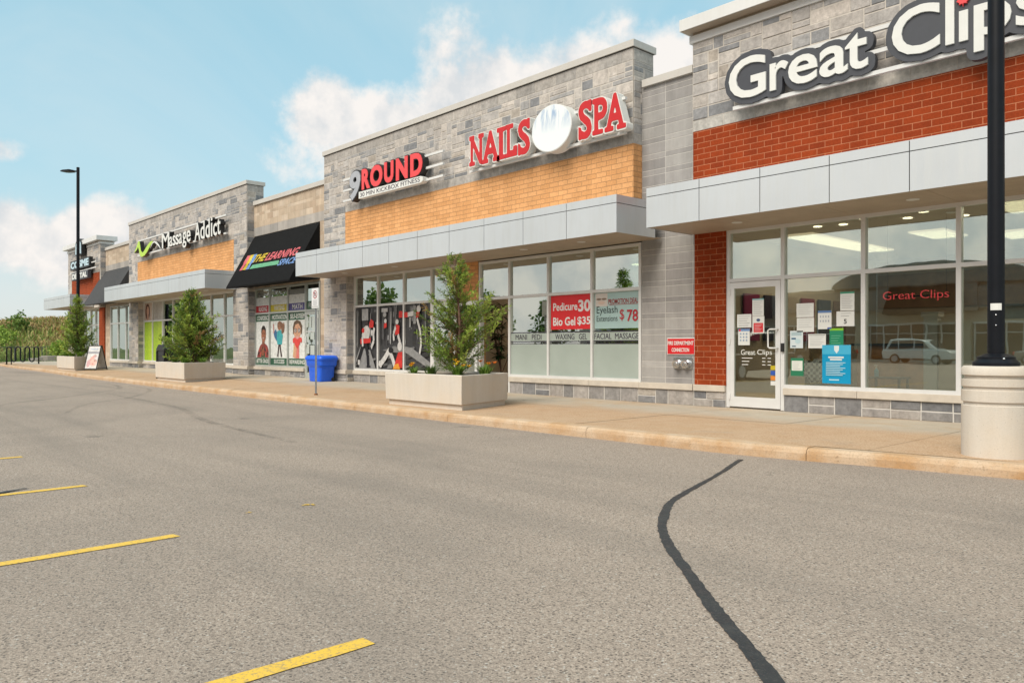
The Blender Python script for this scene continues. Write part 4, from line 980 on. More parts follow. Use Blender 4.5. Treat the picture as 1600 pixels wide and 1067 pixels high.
def massage_unit():
    u = thing('shop_unit', 'orange brick shop unit behind the middle planter with lime green window panels', 'shop', (-33, 12, 0))
    shell(u, -39.3, -26.5, depth=6, right=False)
    base_run(u, [(-39.3, -38.0, YP), (-37.99, -27.6, 11.97), (-27.58, -26.3, YP)], 400)
    pillar(u, -39.29, -38.02, 410); pillar(u, -27.56, -26.31, 420)
    parapet(u, -39.3, -26.42, -38.05, -27.5, 'brick_orange', 430)
    canopy(u, -39.1, -27.3, [-37.92 + 1.18 * i for i in range(9)], zs=3.22, zt=3.87, lights=(-37, -34, -31, -28.6))
    storefront(u, [-38.0, -36.83, -35.54, -34.3, -32.85], .51, 2.33, 3.22, 'glass_far')
    MB().box(-32.82, -32.5, 11.96, 12.2, .51, 3.2).build('brick_pier', 'brick_red', u)
    storefront(u, [-32.47, -31.5, -30.2, -28.93, -27.60], .51, 2.33, 3.22, 'glass_far')
    for a, b in ((-38.0, -36.83), (-36.83, -35.54)):
        q = Art(a + .035, b - .035, .565, 2.30, 12.018).rect(0, 1, 0, 1, (.36, .50, .035)).rect(0, .45, 0, 1, (.30, .45, .03)); q.build('window_graphic', u, 'plain lime green window panel')
    q = Art(-37.965, -36.865, 2.36, 3.15, 12.018).rect(0, 1, 0, 1, (.52, .40, .33)).ell(.36, .5, .28, .46, (.10, .035, .025)).ell(.38, .55, .15, .27, (.55, .32, .24)).rect(.28, .5, .05, .3, (.5, .28, .21)); q.build('window_graphic', u, 'printed portrait of a woman with long dark hair')
    q = Art(-36.795, -35.575, 2.36, 3.15, 12.018).rect(0, 1, 0, 1, (.42, .40, .37)).rect(.2, .5, .1, .9, (.36, .33, .30)); q.build('window_graphic', u)
    l = MB(); l.sphere((-29.72, 12.35, 2.05), .17, 10); l.build('lamp_globe', 'lamp_amber', u, smooth=True)
    l = MB(); l.cyl((-29.72, 12.35, 2.2), (-29.72, 12.35, 3.12), .01, 6); l.build('lamp_cord', 'black', u)
    return u

def far_recess():
    u = thing('shop_unit', 'beige block shop unit under the plain grey awning', 'shop', (-41.5, 12, 0))
    shell(u, -44.0, -39.3, depth=6, right=False)
    base_run(u, [(-43.1, -39.3, 11.97)], 500)
    BG = [((.50, .40, .30), 10), ((.45, .355, .265), 8), ((.53, .435, .34), 8)]
    m = MB(); m.box(-43.94, -39.31, 12.0, 12.3, 3.2, 6.1, 0); m.box(-43.94, -43.08, 12.0, 12.3, .12, 3.2, 0); t = MB()
    courses(t, (-43.94, 12.0), (1, 0), (0, -1), 4.63, 5.32, 6.1, 510, [.2, .2, .1], .42, BG); courses(t, (-43.94, 12.0), (1, 0), (0, -1), 4.63, 5.02, 5.32, 511, [.3], .62, BAND, dep=.012)
    courses(t, (-43.94, 12.0), (1, 0), (0, -1), 4.63, 3.2, 5.02, 512, [.2, .2, .1], .42, BG); courses(t, (-43.94, 12.0), (1, 0), (0, -1), .86, .2, 3.2, 513, [.2, .2, .1], .42, BG)
    add_c(m, t, 1); m.build('block_wall', ['mortar_beige', 'block'], u)
    MB().box(-43.88, -39.31, 11.93, 12.36, 6.1, 6.245).build('roof_cap', 'cap_metal', u, bevel=.004)
    awning(u, -44.15, -39.75, 'awning_grey', ztop=5.06, zb=3.3, yf=11.0)
    storefront(u, [-43.05, -41.85, -40.6, -39.4], .51, 2.33, 3.22, 'glass_far')
    return u
def corner_unit():
    u = thing('shop_unit', 'corner shop unit with red brick panel and two step white cornice', 'shop', (-47, 12, 0))
    shell(u, -50.1, -44.0, depth=9, right=False)
    base_run(u, [(-50.2, -48.9, YP), (-48.88, -44.9, 11.97)], 600)
    pillar(u, -50.19, -48.92, 610)
    parapet(u, -50.2, -43.93, -49.4, -44.05, 'brick_red', 620, z_top=6.45, topband=False, cap=None)
    c = MB(); c.box(-50.25, -43.88, 11.7, 12.4, 6.452, 6.57); c.box(-50.2, -43.93, 11.74, 12.36, 6.57, 6.62, 1); c.box(-50.45, -43.7, 11.5, 12.5, 6.62, 6.85)
    c.build('cornice', ['white_metal', 'soffit'], u, bevel=.004)
    MB().box(-44.9, -43.96, 11.94, 12.2, .51, 3.2).build('brick_pier', 'brick_red', u)
    canopy(u, -50.7, -45.1, [-49.6, -48.5, -47.4, -46.3], zs=3.26, zt=3.88, lights=(-48, -46))
    storefront(u, [-48.88, -47.7, -46.6, -45.7, -44.92], .51, 2.33, 3.22, 'glass_far')
    m = MB(); m.box(-50.2, -50.12, 12.36, 21, 0, 3.2); m.box(-50.2, -50.12, 12.36, 21, 3.2, 6.4); m.build('end_wall', 'stucco', u)
    return u
salon(); orange_mid(); tutor_unit(); massage_unit(); far_recess(); corner_unit()

# ------------------------------------------------------------------ signs on the facades
def rails(par, x0, x1, zs, y=11.53, h=.055, mat='white_metal', d=.06):
    for z in zs:
        m = MB(); m.box(x0, x1, y, y + d, z - h / 2, z + h / 2); m.build('rail', mat, par)
def salon_sign():
    t = thing('shop_sign', 'white serif-free lettering on dark grey contour boards above the red brick', 'sign', (-5, 11.7, 5.2))
    rails(t, -7.25, -2.2, (5.19, 5.5, 5.83), y=11.71, h=.06, d=.06)
    y = 11.68
    W1 = [('G', -7.29, -6.61, 5.29, 5.965), ('r', -6.54, -6.22, 5.30, 5.74), ('e', -6.22, -5.74, 5.29, 5.74), ('a', -5.71, -5.27, 5.29, 5.74), ('t', -5.31, -4.97, 5.29, 5.83)]
    W2 = [('C', -4.63, -3.99, 5.285, 5.965), ('l', -3.92, -3.81, 5.30, 6.0), ('\u0131', -3.75, -3.64, 5.30, 5.71), ('p', -3.57, -3.13, 5.11, 5.73), ('s', -3.08, -2.74, 5.29, 5.73)]
    for W in (W1, W2):
        pol = [glyph(c, a, b, z0, z1, .012) for c, a, b, z0, z1 in W]
        if W is W2: pol.append(ell2(-3.70, 5.83, .05, .06))
        m = MB(); add_contour(m, pol, .098, y, .10, 0, .011, fill_holes=True); m.build('backing_board', 'sign_grey', t, smooth='auto')
        m = MB()
        for c, a, b, z0, z1 in W: add_text(m, c, a, b, z0, z1, y - .03, .03, 0, bold=.016)
        m.build('lettering', 'sign_white', t, bevel=.006)
    L = [(0, -.5), (.03, -.2), (.3, -.26), (.26, -.14), (.5, .06), (.4, .1), (.44, .26), (.28, .22), (.24, .3), (.12, .18), (.16, .42), (.08, .38), (0, .55)]
    L = L + [(-x, z) for x, z in L[-2:0:-1]]
    m = MB(); m.extr([(-3.70 + x * .165, 5.84 + z * .165) for x, z in L], y - .035, y + .0); m.build('leaf_emblem', 'sign_coral', t)
def serif_letter(c, a, b, z0, z1):
    """slab serif capital built from a bold letter and slabs"""
    w = b - a; h = .095; P = [glyph(c, a + (.04 if c in 'NILP' else 0), b - (.04 if c in 'NIL' else 0), z0, z1, .03)]
    if c == 'N': P += [rect2(a - .01, a + .19, z0, z0 + h), rect2(a - .01, a + .17, z1 - h, z1), rect2(b - .17, b + .02, z1 - h, z1)]
    if c == 'A': P += [rect2(a - .03, a + .19, z0, z0 + h), rect2(b - .19, b + .03, z0, z0 + h)]
    if c == 'I': P = [rect2((a + b) / 2 - .065, (a + b) / 2 + .065, z0, z1), rect2(a + .01, b - .01, z0, z0 + h), rect2(a + .01, b - .01, z1 - h, z1)]
    if c == 'L': P += [rect2(a - .01, a + .24, z0, z0 + h), rect2(a - .01, a + .24, z1 - h, z1), rect2(b - .12, b, z0, z0 + .22)]
    if c == 'P': P += [rect2(a - .01, a + .26, z0, z0 + h), rect2(a - .01, a + .2, z1 - h, z1)]
    if c == 'S': P += [rect2(a, a + .075, z0, z0 + .24), rect2(b - .085, b - .01, z1 - .22, z1)]
    return P
def nails_sign():
    t = thing('shop_sign', 'red slab lettered nail and spa sign with a round white box in the middle', 'sign', (-11.5, 11.6, 5.2))
    rails(t, -14.0, -9.42, (5.2, 5.52, 5.84), y=11.53)
    y = 11.42
    for c, a, b, z0, z1 in [('N', -13.86, -13.38, 5.27, 5.95), ('A', -13.40, -12.86, 5.25, 5.95), ('I', -12.93, -12.63, 5.25, 5.95), ('L', -12.63, -12.27, 5.25, 5.96), ('S', -12.24, -11.87, 5.23, 5.97), ('S', -10.50, -10.15, 5.22, 5.96), ('P', -10.13, -9.76, 5.24, 5.94), ('A', -9.80, -9.34, 5.24, 5.94)]:
        P = serif_letter(c, a, b, z0, z1)
        m = MB(); add_contour(m, P, .018, y, .19, 0, .010); o = m.build('letter', 'sign_white', t)
        m = MB(); add_contour(m, P, .001, y - .008, .008, 0, .010); m.build('letter_face', 'letter_red', o)
    m = MB(); n = 56; cx, cz, rx, rz = -11.19, 5.60, .565, .475
    E = [(cx + rx * math.cos(2 * math.pi * i / n), cz + rz * math.sin(2 * math.pi * i / n)) for i in range(n)]
    m.extr(E, 11.36, 11.62); o = m.build('round_box', 'sign_white', t, smooth='auto')
    m = MB(); m.extr([(cx + (x - cx) * .97, cz + (z - cz) * .97) for x, z in E], 11.354, 11.36); m.build('round_face', 'nail_face', o)
def fitness_sign():
    t = thing('shop_sign', 'coral capitals with a silver numeral on the orange brick unit', 'sign', (-17.4, 11.6, 5.2))
    rails(t, -19.6, -15.0, (5.28, 5.57, 5.87), y=11.53)
    y = 11.42; pol = []
    W = [('R', -18.47, -18.02, 5.42, 5.97), ('O', -18.05, -17.42, 5.41, 5.98), ('U', -17.38, -16.91, 5.42, 5.97), ('N', -16.84, -16.28, 5.41, 5.97), ('D', -16.21, -15.66, 5.40, 5.97)]
    m = MB(); add_contour(m, [glyph('9', -19.08, -18.52, 5.20, 5.99, .03, .12)], .035, y + .02, .18, 0, .012); m.build('numeral_box', 'black', t)
    m = MB(); add_text(m, '9', -19.08, -18.52, 5.20, 5.99, y, .02, 0, bold=.035, shear=.12); m.build('numeral', 'sign_silver', t)
    for c, a, b, z0, z1 in W:
        m = MB(); add_contour(m, [glyph(c, a + .02, b - .02, z0, z1, .045)], .03, y + .015, .18, 0, .012); o = m.build('letter', 'black', t)
        m = MB(); add_text(m, c, a + .02, b - .02, z0, z1, y, .014, 0, bold=.05); m.build('letter_face', 'sign_coral', o)
    bar = [(-18.60, 5.20), (-15.75, 5.205), (-15.66, 5.24), (-15.66, 5.33), (-15.75, 5.37), (-18.60, 5.385)]
    m = MB(); m.extr(bar, y, y + .16); o = m.build('strap_box', 'sign_white', t, bevel=.006)
    m = MB(); add_text(m, '30 MIN KICKBOX FITNESS', -18.52, -15.78, 5.235, 5.345, y - .004, .004, 0); m.build('strap_lettering', 'sign_ink', o)
def massage_sign():
    t = thing('shop_sign', 'white lettering with lime green wave emblem on the orange brick unit', 'sign', (-32, 11.6, 5.2))
    rails(t, -37.4, -27.7, (5.25, 5.9), y=11.53, h=.06)
    y = 11.42; txt = [('Massage', [(-33.94, -33.10, 5.25, 5.86), (-33.09, -32.75, 5.25, 5.65), (-32.71, -32.39, 5.25, 5.66), (-32.38, -32.03, 5.25, 5.66), (-32.02, -31.69, 5.25, 5.67), (-31.63, -31.23, 5.06, 5.68), (-31.20, -30.79, 5.24, 5.70)]),
        ('Addict', [(-30.36, -29.82, 5.22, 5.88), (-29.79, -29.39, 5.22, 5.90), (-29.30, -28.90, 5.22, 5.91), (-28.79, -28.66, 5.22, 5.92), (-28.58, -28.24, 5.22, 5.67), (-28.22, -27.92, 5.22, 5.80)])]
    for wd, bx in txt:
        for c, (a, b, z0, z1) in zip(wd, bx):
            m = MB(); add_contour(m, [glyph(c, a, b, z0, z1, .012)], .014, y + .012, .19, 0, .012); o = m.build('letter', 'black', t)
            m = MB(); add_text(m, c, a, b, z0, z1, y, .012, 0, bold=.01); m.build('letter_face', 'sign_white', o)
    for pts, mat in (([(-37.52, 5.38), (-37.21, 5.60), (-36.95, 5.86), (-36.80, 5.84), (-36.62, 5.42), (-36.46, 5.31), (-36.26, 5.32), (-35.84, 5.52), (-35.35, 5.69), (-35.0, 5.67), (-35.25, 5.56), (-35.55, 5.42), (-35.8, 5.28), (-36.12, 5.16), (-36.50, 5.12), (-36.72, 5.20), (-36.9, 5.52), (-37.0, 5.60), (-37.14, 5.50)], 'sign_lime'),
                     ([(-35.4, 5.40), (-35.1, 5.58), (-34.85, 5.60), (-34.45, 5.44), (-34.10, 5.26), (-34.3, 5.44), (-34.6, 5.60), (-34.9, 5.66), (-35.15, 5.60)], 'sign_white')):
        m = MB(); m.extr(pts, y, y + .012); f = m.v, m.f
        q = MB(); q.extr([(x, z) for x, z in pts], y + .0125, y + .19); o = q.build('wave_box', 'black', t); m.build('wave_face', mat, o)
def dental_sign():
    t = thing('shop_sign', 'pale blue and white two line dental sign with a tooth shaped mark above', 'sign', (-46.6, 11.6, 5.2))
    rails(t, -49.0, -43.95, (5.25, 5.55), y=11.55)
    y = 11.45
    for body, a, b, z0, z1, mat in (('COSME', -48.45, -44.95, 5.42, 5.80, 'sign_blue'), ('DENTAL', -48.15, -45.25, 4.84, 5.13, 'sign_white')):
        m = MB(); m.box(a - .12, b + .12, y + .012, y + .18, z0 - .06, z1 + .06); o = m.build('letter_box', 'sign_grey' if mat == 'sign_white' else 'black', t)
        m = MB(); add_text(m, body, a, b, z0, z1, y, .011, 0, bold=.05); m.build('lettering', mat, o)
    m = MB(); m.extr([(-47.6, 6.1), (-46.3, 6.1), (-46.3, 6.7), (-46.6, 6.95), (-47.3, 6.95), (-47.6, 6.7)], y + .02, y + .2); o = m.build('mark_box', 'black', t)
    m = MB(); m.extr([(-47.5, 6.15), (-46.4, 6.15), (-46.45, 6.66), (-46.7, 6.86), (-47.2, 6.86), (-47.45, 6.66)], y, y + .019); m.build('mark_face', 'sign_blue', o)
def nail_face_mat():
    m, nt, N, L, b = new_mat('nail_face')
    tc = N.new('ShaderNodeTexCoord'); s = N.new('ShaderNodeSeparateXYZ'); L.new(tc.outputs['Object'], s.inputs[0])
    mp = N.new('ShaderNodeMapping'); L.new(tc.outputs['Object'], mp.inputs[0]); mp.inputs['Scale'].default_value = (5, 1, 1.2); mp.inputs['Rotation'].default_value = (0, R(12), 0)
    f = noise_n(nt, 1.6, 6, .6, mp.outputs[0], dist=.7)
    up = rng(nt, s.outputs[2], .30, .75)
    g = N.new('ShaderNodeMath'); g.operation = 'MULTIPLY'; L.new(rng(nt, f, .46, .62, 0, .75), g.inputs[0]); L.new(up, g.inputs[1])
    base = mixc(nt, g.outputs[0], (.72, .76, .78), (.10, .25, .48))
    L.new(base, b.inputs['Base Color']); b.inputs['Roughness'].default_value = .35
nail_face_mat()
salon_sign(); nails_sign(); fitness_sign(); massage_sign(); dental_sign()

# ------------------------------------------------------------------ plants
GREENS = [((.21, .29, .045), 14), ((.15, .23, .04), 14), ((.28, .36, .06), 10), ((.08, .14, .03), 8), ((.34, .40, .08), 5), ((.30, .19, .07), 1.2)]
def leaf_quad(mb, p, d, n, L, w, c):
    s = d.cross(n)
    if s.length < 1e-4: s = Vector((1, 0, 0))
    s.normalize(); q = p + d * L
    mb.face([p - s * w * .35, p + d * L * .45 - s * w * .5, q, p + d * L * .45 + s * w * .5], 0, c)
def conifer(name, label, cat, group, loc, h, r, seed, prof, nb=95, up=(.45, 1.0), leaf=.085, lw=.017, dens=1., trunk_r=.035, bare=.06, lean=(0, 0), second=None, pal=GREENS, brown=0.):
    rnd = random.Random(seed); t = thing(name, label, cat, loc, group); O = Vector(loc)
    tr = MB(); lf = MB()
    def axis(k): return O + Vector((lean[0] * k * k * h + .03 * math.sin(k * 7 + seed), lean[1] * k * k * h + .03 * math.cos(k * 5 + seed), k * h))
    N = 12; tr.tube([axis(i / N) for i in range(N + 1)], [trunk_r * (1 - .93 * i / N) + .003 for i in range(N + 1)], 8)
    stems = [(axis, 1.)]
    if second:
        dx, dy, hh = second
        def ax2(k): return O + Vector((dx * min(1, k * 1.7), dy * min(1, k * 1.7), .12 * h + k * (hh - .12) * h))
        tr.tube([ax2(i / 8) for i in range(9)], [trunk_r * .7 * (1 - .9 * i / 8) + .003 for i in range(9)], 7); stems.append((ax2, .55))
    for si, (ax, sc) in enumerate(stems):
        for b in range(int(nb * (1 if si == 0 else .45))):
            k = bare + (1 - bare) * rnd.random() ** 1.3 * .985
            az = rnd.uniform(0, 2 * math.pi); L = r * prof(k) * rnd.choice((.45, .7, .85, 1, 1.1, 1.3)) * sc + .05
            e = rnd.uniform(*up) * (.75 + .5 * k); p = ax(k); d = Vector((math.cos(az) * math.cos(e), math.sin(az) * math.cos(e), math.sin(e)))
            pts = [p.copy()]; M = 6
            for i in range(M):
                d = (d + Vector((rnd.gauss(0, .13), rnd.gauss(0, .13), .10))).normalized(); p = p + d * (L / M / max(.35, math.cos(e))); pts.append(p.copy())
            tr.tube(pts, [.007 * (1 - i / (M + 1)) * (L + .3) + .0015 for i in range(M + 1)], 5)
            tone = pick(rnd, pal); dead = rnd.random() < brown
            ns = max(5, int(L * 26 * dens))
            for q in range(ns):
                f = .12 + .88 * (q + rnd.random()) / ns; i = min(M - 1, int(f * M)); u = f * M - i
                c0 = pts[i].lerp(pts[i + 1], u); dd = (pts[i + 1] - pts[i]).normalized()
                sd = (dd * .9 + Vector((rnd.gauss(0, .6), rnd.gauss(0, .6), rnd.gauss(.12, .5)))).normalized(); sl = rnd.uniform(.05, .13) * (1.25 - .5 * f) * leaf / .085
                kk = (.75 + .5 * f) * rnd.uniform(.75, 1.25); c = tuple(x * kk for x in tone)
                if dead: c = (.24 * kk, .15 * kk, .055 * kk)
                for w in range(5):
                    g = (w + .3) / 5; pp = c0 + sd * sl * g
                    ld = (sd + Vector((rnd.gauss(0, .55), rnd.gauss(0, .55), rnd.gauss(.05, .5)))).normalized()
                    leaf_quad(lf, pp, ld, Vector((rnd.gauss(0, 1), rnd.gauss(0, 1), rnd.gauss(0, 1))), leaf * rnd.uniform(.6, 1.2), lw * rnd.uniform(.8, 1.3), c)
    tr.build('trunk', 'bark', t, smooth=True); lf.build('crown', 'leaf', t)
    return t
def grass_plant(name, label, cat, group, loc, n, h, seed, flowers=(), pal=None, spread=.16):
    rnd = random.Random(seed); t = thing(name, label, cat, loc, group); O = Vector(loc); mb = MB()
    pal = pal or [((.14, .25, .035), 10), ((.10, .19, .03), 8), ((.20, .31, .055), 5)]
    for i in range(n):
        az = rnd.uniform(0, 6.283); out = Vector((math.cos(az), math.sin(az), 0)); b = O + out * rnd.uniform(0, spread * .6) ; hh = h * rnd.uniform(.6, 1.1); bend = rnd.uniform(.25, .9) * hh; w = .014; c = pick(rnd, pal)
        s = Vector((-out.y, out.x, 0)); prev = None
        for k in range(5):
            u = k / 4; p = b + out * bend * u * u + Vector((0, 0, hh * (u - .35 * u * u * bend / hh))); ww = w * (1 - u) + .002
            cur = (p - s * ww, p + s * ww)
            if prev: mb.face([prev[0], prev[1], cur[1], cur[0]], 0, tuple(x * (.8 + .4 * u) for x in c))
            prev = cur
    mb.build('foliage', 'leaf', t)
    for (dx, dy, dz, c) in flowers:
        dz *= .66; f = MB(); p = O + Vector((dx, dy, dz)); f.tube([O + Vector((dx * .3, dy * .3, .02)), p], .004, 5, 0, (.08, .14, .03))
        for k in range(6):
            a = k * math.pi / 3 + rnd.random() * .4; d = Vector((math.cos(a) * .8, math.sin(a) * .8, .5 + .3 * rnd.random())).normalized()
            leaf_quad(f, p, d, Vector((0, 0, 1)).cross(d).cross(d), .07, .042, tuple(x * rnd.uniform(.8, 1.1) for x in c))
        f.build('flower', 'leaf', t)
    return t
def planter(loc, w, bw, d, h, label, seed):
    x, y, z = loc; t = thing('concrete_planter', label, 'planter', loc, 'concrete planters along the kerb')
    out = [(x - w / 2, y), (x + w / 2, y), (x + bw / 2, y + d), (x - bw / 2, y + d)]
    def inset(k): cx, cy = x, y + d * .5; return [(cx + (px - cx) * (1 - 2 * k / w), cy + (py - cy) * (1 - 2 * k / d)) for px, py in out]
    b = MB(); b.prism(inset(.06), z - .02, z + .085); b.build('plinth', 'precast', t)
    m = MB(); o = out; i_ = inset(.085); z0, z1 = z + .085, z + h; k = len(o)
    sl = [(x + (px - x) * .985, y + d * .5 + (py - y - d * .5) * .985) for px, py in o]
    vs = [(p[0], p[1], z0) for p in sl] + [(p[0], p[1], z1) for p in o] + [(p[0], p[1], z1) for p in i_] + [(p[0], p[1], z1 - .09) for p in i_]
    fs = [tuple(range(k - 1, -1, -1))]
    for q in range(k):
        r = (q + 1) % k
        for l in range(3): fs.append((l * k + q, l * k + r, (l + 1) * k + r, (l + 1) * k + q))
    m.add(vs, fs); m.build('planter_box', 'precast', t, bevel=.012)
    s = MB(); s.prism([(x + (px - x) * .985, y + d / 2 + (py - y - d / 2) * .985) for px, py in i_], z1 - .088, z1 - .045); s.build('soil', 'soil', t)
    return z1 - .045
P1 = (-11.19, 8.12, SW + .005); P2 = (-24.82, 8.56, walk_z(-24.8, 8.6)); P3 = (-39.1, 9.02, walk_z(-39, 9.1))
za = planter(P1, 2.26, 1.24, 1.5, .575, 'concrete planter nearest the viewer with orange day lilies', 1)
zb = planter(P2, 2.5, 1.3, 1.5, .575, 'concrete planter in front of the lime green window panels', 2)
zc = planter(P3, 3.0, 1.9, 1.0, .62, 'concrete planter beside the tall far lamp post and the bike rack', 3)
pf1 = lambda k: min(1, .5 + 1.7 * k) * (1 - k) ** 1.0 + .05
pf2 = lambda k: (.72 + .28 * min(1, k / .2)) * (1 - k) ** .95 + .04
JG = 'junipers growing in the planters'
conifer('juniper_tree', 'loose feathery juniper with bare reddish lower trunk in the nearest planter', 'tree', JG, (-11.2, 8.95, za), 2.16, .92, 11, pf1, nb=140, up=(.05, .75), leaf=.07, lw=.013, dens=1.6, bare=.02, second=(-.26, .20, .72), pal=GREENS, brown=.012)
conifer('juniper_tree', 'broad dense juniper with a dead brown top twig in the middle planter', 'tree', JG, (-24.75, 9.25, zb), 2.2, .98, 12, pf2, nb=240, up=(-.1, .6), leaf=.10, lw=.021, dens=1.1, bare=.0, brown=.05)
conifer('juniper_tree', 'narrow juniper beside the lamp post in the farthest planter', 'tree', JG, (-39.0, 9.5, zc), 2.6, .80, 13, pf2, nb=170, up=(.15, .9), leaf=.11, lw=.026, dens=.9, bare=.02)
OR = (.72, .22, .03); YE = (.78, .46, .03)
DG = 'flowering plants in the planters'
grass_plant('day_lily', 'day lily with yellow flowers left of the bare juniper trunk', 'plant', DG, (-10.78, 8.62, za), 110, .24, 1, [(.02, -.03, .36, YE), (.12, .02, .26, YE), (-.15, .05, .40, YE), (.24, .06, .25, YE), (.06, -.1, .30, (.8, .55, .04))])
grass_plant('day_lily', 'day lily with orange flowers at the right end of the nearest planter', 'plant', DG, (-10.50, 9.0, za), 95, .24, 2, [(-.12, .0, .37, OR), (.08, .03, .32, OR), (.2, .05, .34, OR), (-.02, .1, .30, YE)])
grass_plant('day_lily', 'small day lily with one orange flower at the left end of the nearest planter', 'plant', DG, (-12.0, 8.55, za), 50, .18, 3, [(-.14, .05, .25, OR), (-.18, .1, .28, YE), (-.1, .0, .22, YE)])
grass_plant('low_shrub', 'small dark green tuft left of the trunk in the nearest planter', 'plant', DG, (-11.55, 8.6, za), 90, .22, 4, pal=[((.07, .13, .03), 10), ((.10, .17, .035), 8)])
for k, (x, y, lb) in enumerate([(-25.45, 8.95, 'yellow flowering tuft by the black litter bin'), (-24.45, 8.9, 'bright green tuft under the dense middle juniper'), (-24.1, 9.3, 'small tuft at the right end of the middle planter')]):
    grass_plant('low_shrub', lb, 'plant', DG, (x, y, zb), 70, .24, 20 + k, [(.0, -.02, .22, YE), (.08, .03, .2, YE)] if k == 0 else [])
for k, (x, y, lb) in enumerate([(-39.9, 9.3, 'left bright green tuft in the farthest planter'), (-38.9, 9.25, 'bright green tuft under the narrow juniper'), (-38.2, 9.4, 'small tuft by the sandwich board in the farthest planter')]):
    grass_plant('low_shrub', lb, 'plant', DG, (x, y, zc), 80, .34, 30 + k, pal=[((.13, .22, .02), 10), ((.09, .16, .02), 6)], spread=.25)

# ------------------------------------------------------------------ street furniture
def lamp_post(loc, label, near=True, top=8.5):
    x, y, z = loc; hz = top - 8.5; t = thing('lamp_post', label, 'lamp post', loc, 'parking lot lamp posts')
    b = MB(); r = .295
    prof = [(r, z - .02), (r, z + .49), (r - .02, z + .497), (r - .02, z + .519), (r, z + .53), (r, z + .635), (r - .02, z + .642), (r - .02, z + .664), (r, z + .675), (r, z + .74), (r - .03, z + .747), (r - .03, z + .775), (r, z + .784), (r, z + .845), (r - .018, z + .868), (.02, z + .87)]
    b.lathe(prof, x, y, 64); b.build('concrete_base', 'precast', t, smooth='auto')
    c = MB(); c.lathe([(.20, z + .87), (.20, z + .90), (.165, z + .935), (.165, z + .955), (.10, z + .985), (.075, z + .99)], x, y, 40); c.build('base_cover', 'black_paint', t, smooth='auto')
    p = MB(); p.lathe([(.074, z + .97), (.068, z + top), (.01, z + top + .02)], x, y, 28); p.build('pole', 'black_paint', t, smooth='auto')
    h = MB(); ax = -1; hx, hy = -.93, -.37
    z += hz; h.tube([(x, y, z + 8.32), (x + hx * .35, y + hy * .35, z + 8.36)], .035, 10)
    vs = []
    for (u, w, za_, zb_) in ((.32, .05, 8.33, 8.41), (.42, .17, 8.33, 8.43), (.85, .20, 8.36, 8.44), (1.05, .16, 8.38, 8.43)):
        px, py = x + hx * u, y + hy * u; qx, qy = -hy * w, hx * w
        vs += [(px - qx, py - qy, z + za_), (px + qx, py + qy, z + za_), (px + qx, py + qy, z + zb_), (px - qx, py - qy, z + zb_)]
    fs = [(0, 1, 2, 3), (12, 15, 14, 13)] + [(4 * i + a, 4 * i + (a + 1) % 4, 4 * i + 4 + (a + 1) % 4, 4 * i + 4 + a) for i in range(3) for a in range(4)]
    h.add(vs, fs); h.build('lamp_head', 'black_paint', t); z -= hz
    if near:
        dx, dy = .27, -.96; tx, ty = .96, .27
        def patch(m, u, zz0, zz1, hw, off):
            n = 6
            for i in range(n):
                a0 = -hw + 2 * hw * i / n; a1 = -hw + 2 * hw * (i + 1) / n; rr = .0755
                P = lambda a, q: (x + rr * (dx * math.cos((a + off) / rr) + tx * math.sin((a + off) / rr)), y + rr * (dy * math.cos((a + off) / rr) + ty * math.sin((a + off) / rr)), q)
                m.face([P(a0, zz0), P(a1, zz0), P(a1, zz1), P(a0, zz1)])
        m = MB(); patch(m, 0, z + 1.405, z + 1.47, .05, .0); m.build('sticker', 'sign_white', t)
        for q in (1.36, 1.26):
            m = MB(); m.sphere((x + .076 * dx, y + .076 * dy, z + q), .008, 6); m.build('bolt', 'chrome', t)
        m = MB(); m.sphere((x + .168 * .62 + 0, y - .168 * .8, z + .94), .012, 6); m.build('bolt', 'chrome', t)
    return t
lamp_post((-2.44, 8.60, SW), 'black lamp post on a ringed concrete base in front of the hair salon window')
lamp_post((-41.0, 10.0, walk_z(-41, 10)), 'black lamp post far off behind the narrow juniper, its head against the sky', near=False, top=9.42)

def no_parking():
    x, y = -15.56, 8.48; z = SW; t = thing('no_parking_sign', 'small white prohibition sign on a thin galvanised post at the kerb', 'sign', (x, y, z))
    m = MB()
    for q in (-.022, .016): m.box(x + q, x + q + .006, y - .012, y + .012, z, 2.05)
    m.box(x - .016, x + .016, y + .008, y + .0135, z, 2.05); m.build('post', 'galv', t)
    m = MB(); m.cyl((x, y, z - .01), (x, y, z + .03), .04, 12); m.build('post_foot', 'rust', t)
    m = MB(); xa, xb, za_, zb_ = x - .15, x + .15, 2.02, 2.46
    m.box(xa, xb, y - .022, y - .018, za_, zb_, 0, (.66, .66, .66)); p = m.build('plate', 'print', t)
    a = Art(xa, xb, za_, zb_, y - .0225)
    n = 26; a.k += 1
    cx, cz, rr = .5, .68, .30; k = .30 / .44
    for i in range(n):
        g0, g1 = 2 * math.pi * i / n, 2 * math.pi * (i + 1) / n
        a.mb.extr([a.pt((cx + rr * q * math.cos(g), cz + rr * q * math.sin(g) * k)) for q, g in ((1, g0), (1, g1), (.78, g1), (.78, g0))], a.y - .001, a.y, 0, (.30, .03, .05))
    a.text('P', .41, .60, .58, .78, (.03, .03, .03), .03).line([(.32, .80), (.68, .56)], .07, (.30, .03, .05), k)
    for j, zz in enumerate((.40, .33, .26, .19)): a.rect(.25 if j % 2 else .2, .75 if j % 2 else .8, zz - .022, zz + .01, (.45, .45, .47))
    a.rect(.1, .9, .06, .12, (.5, .5, .5)); a.build('pictogram', p)

no_parking()

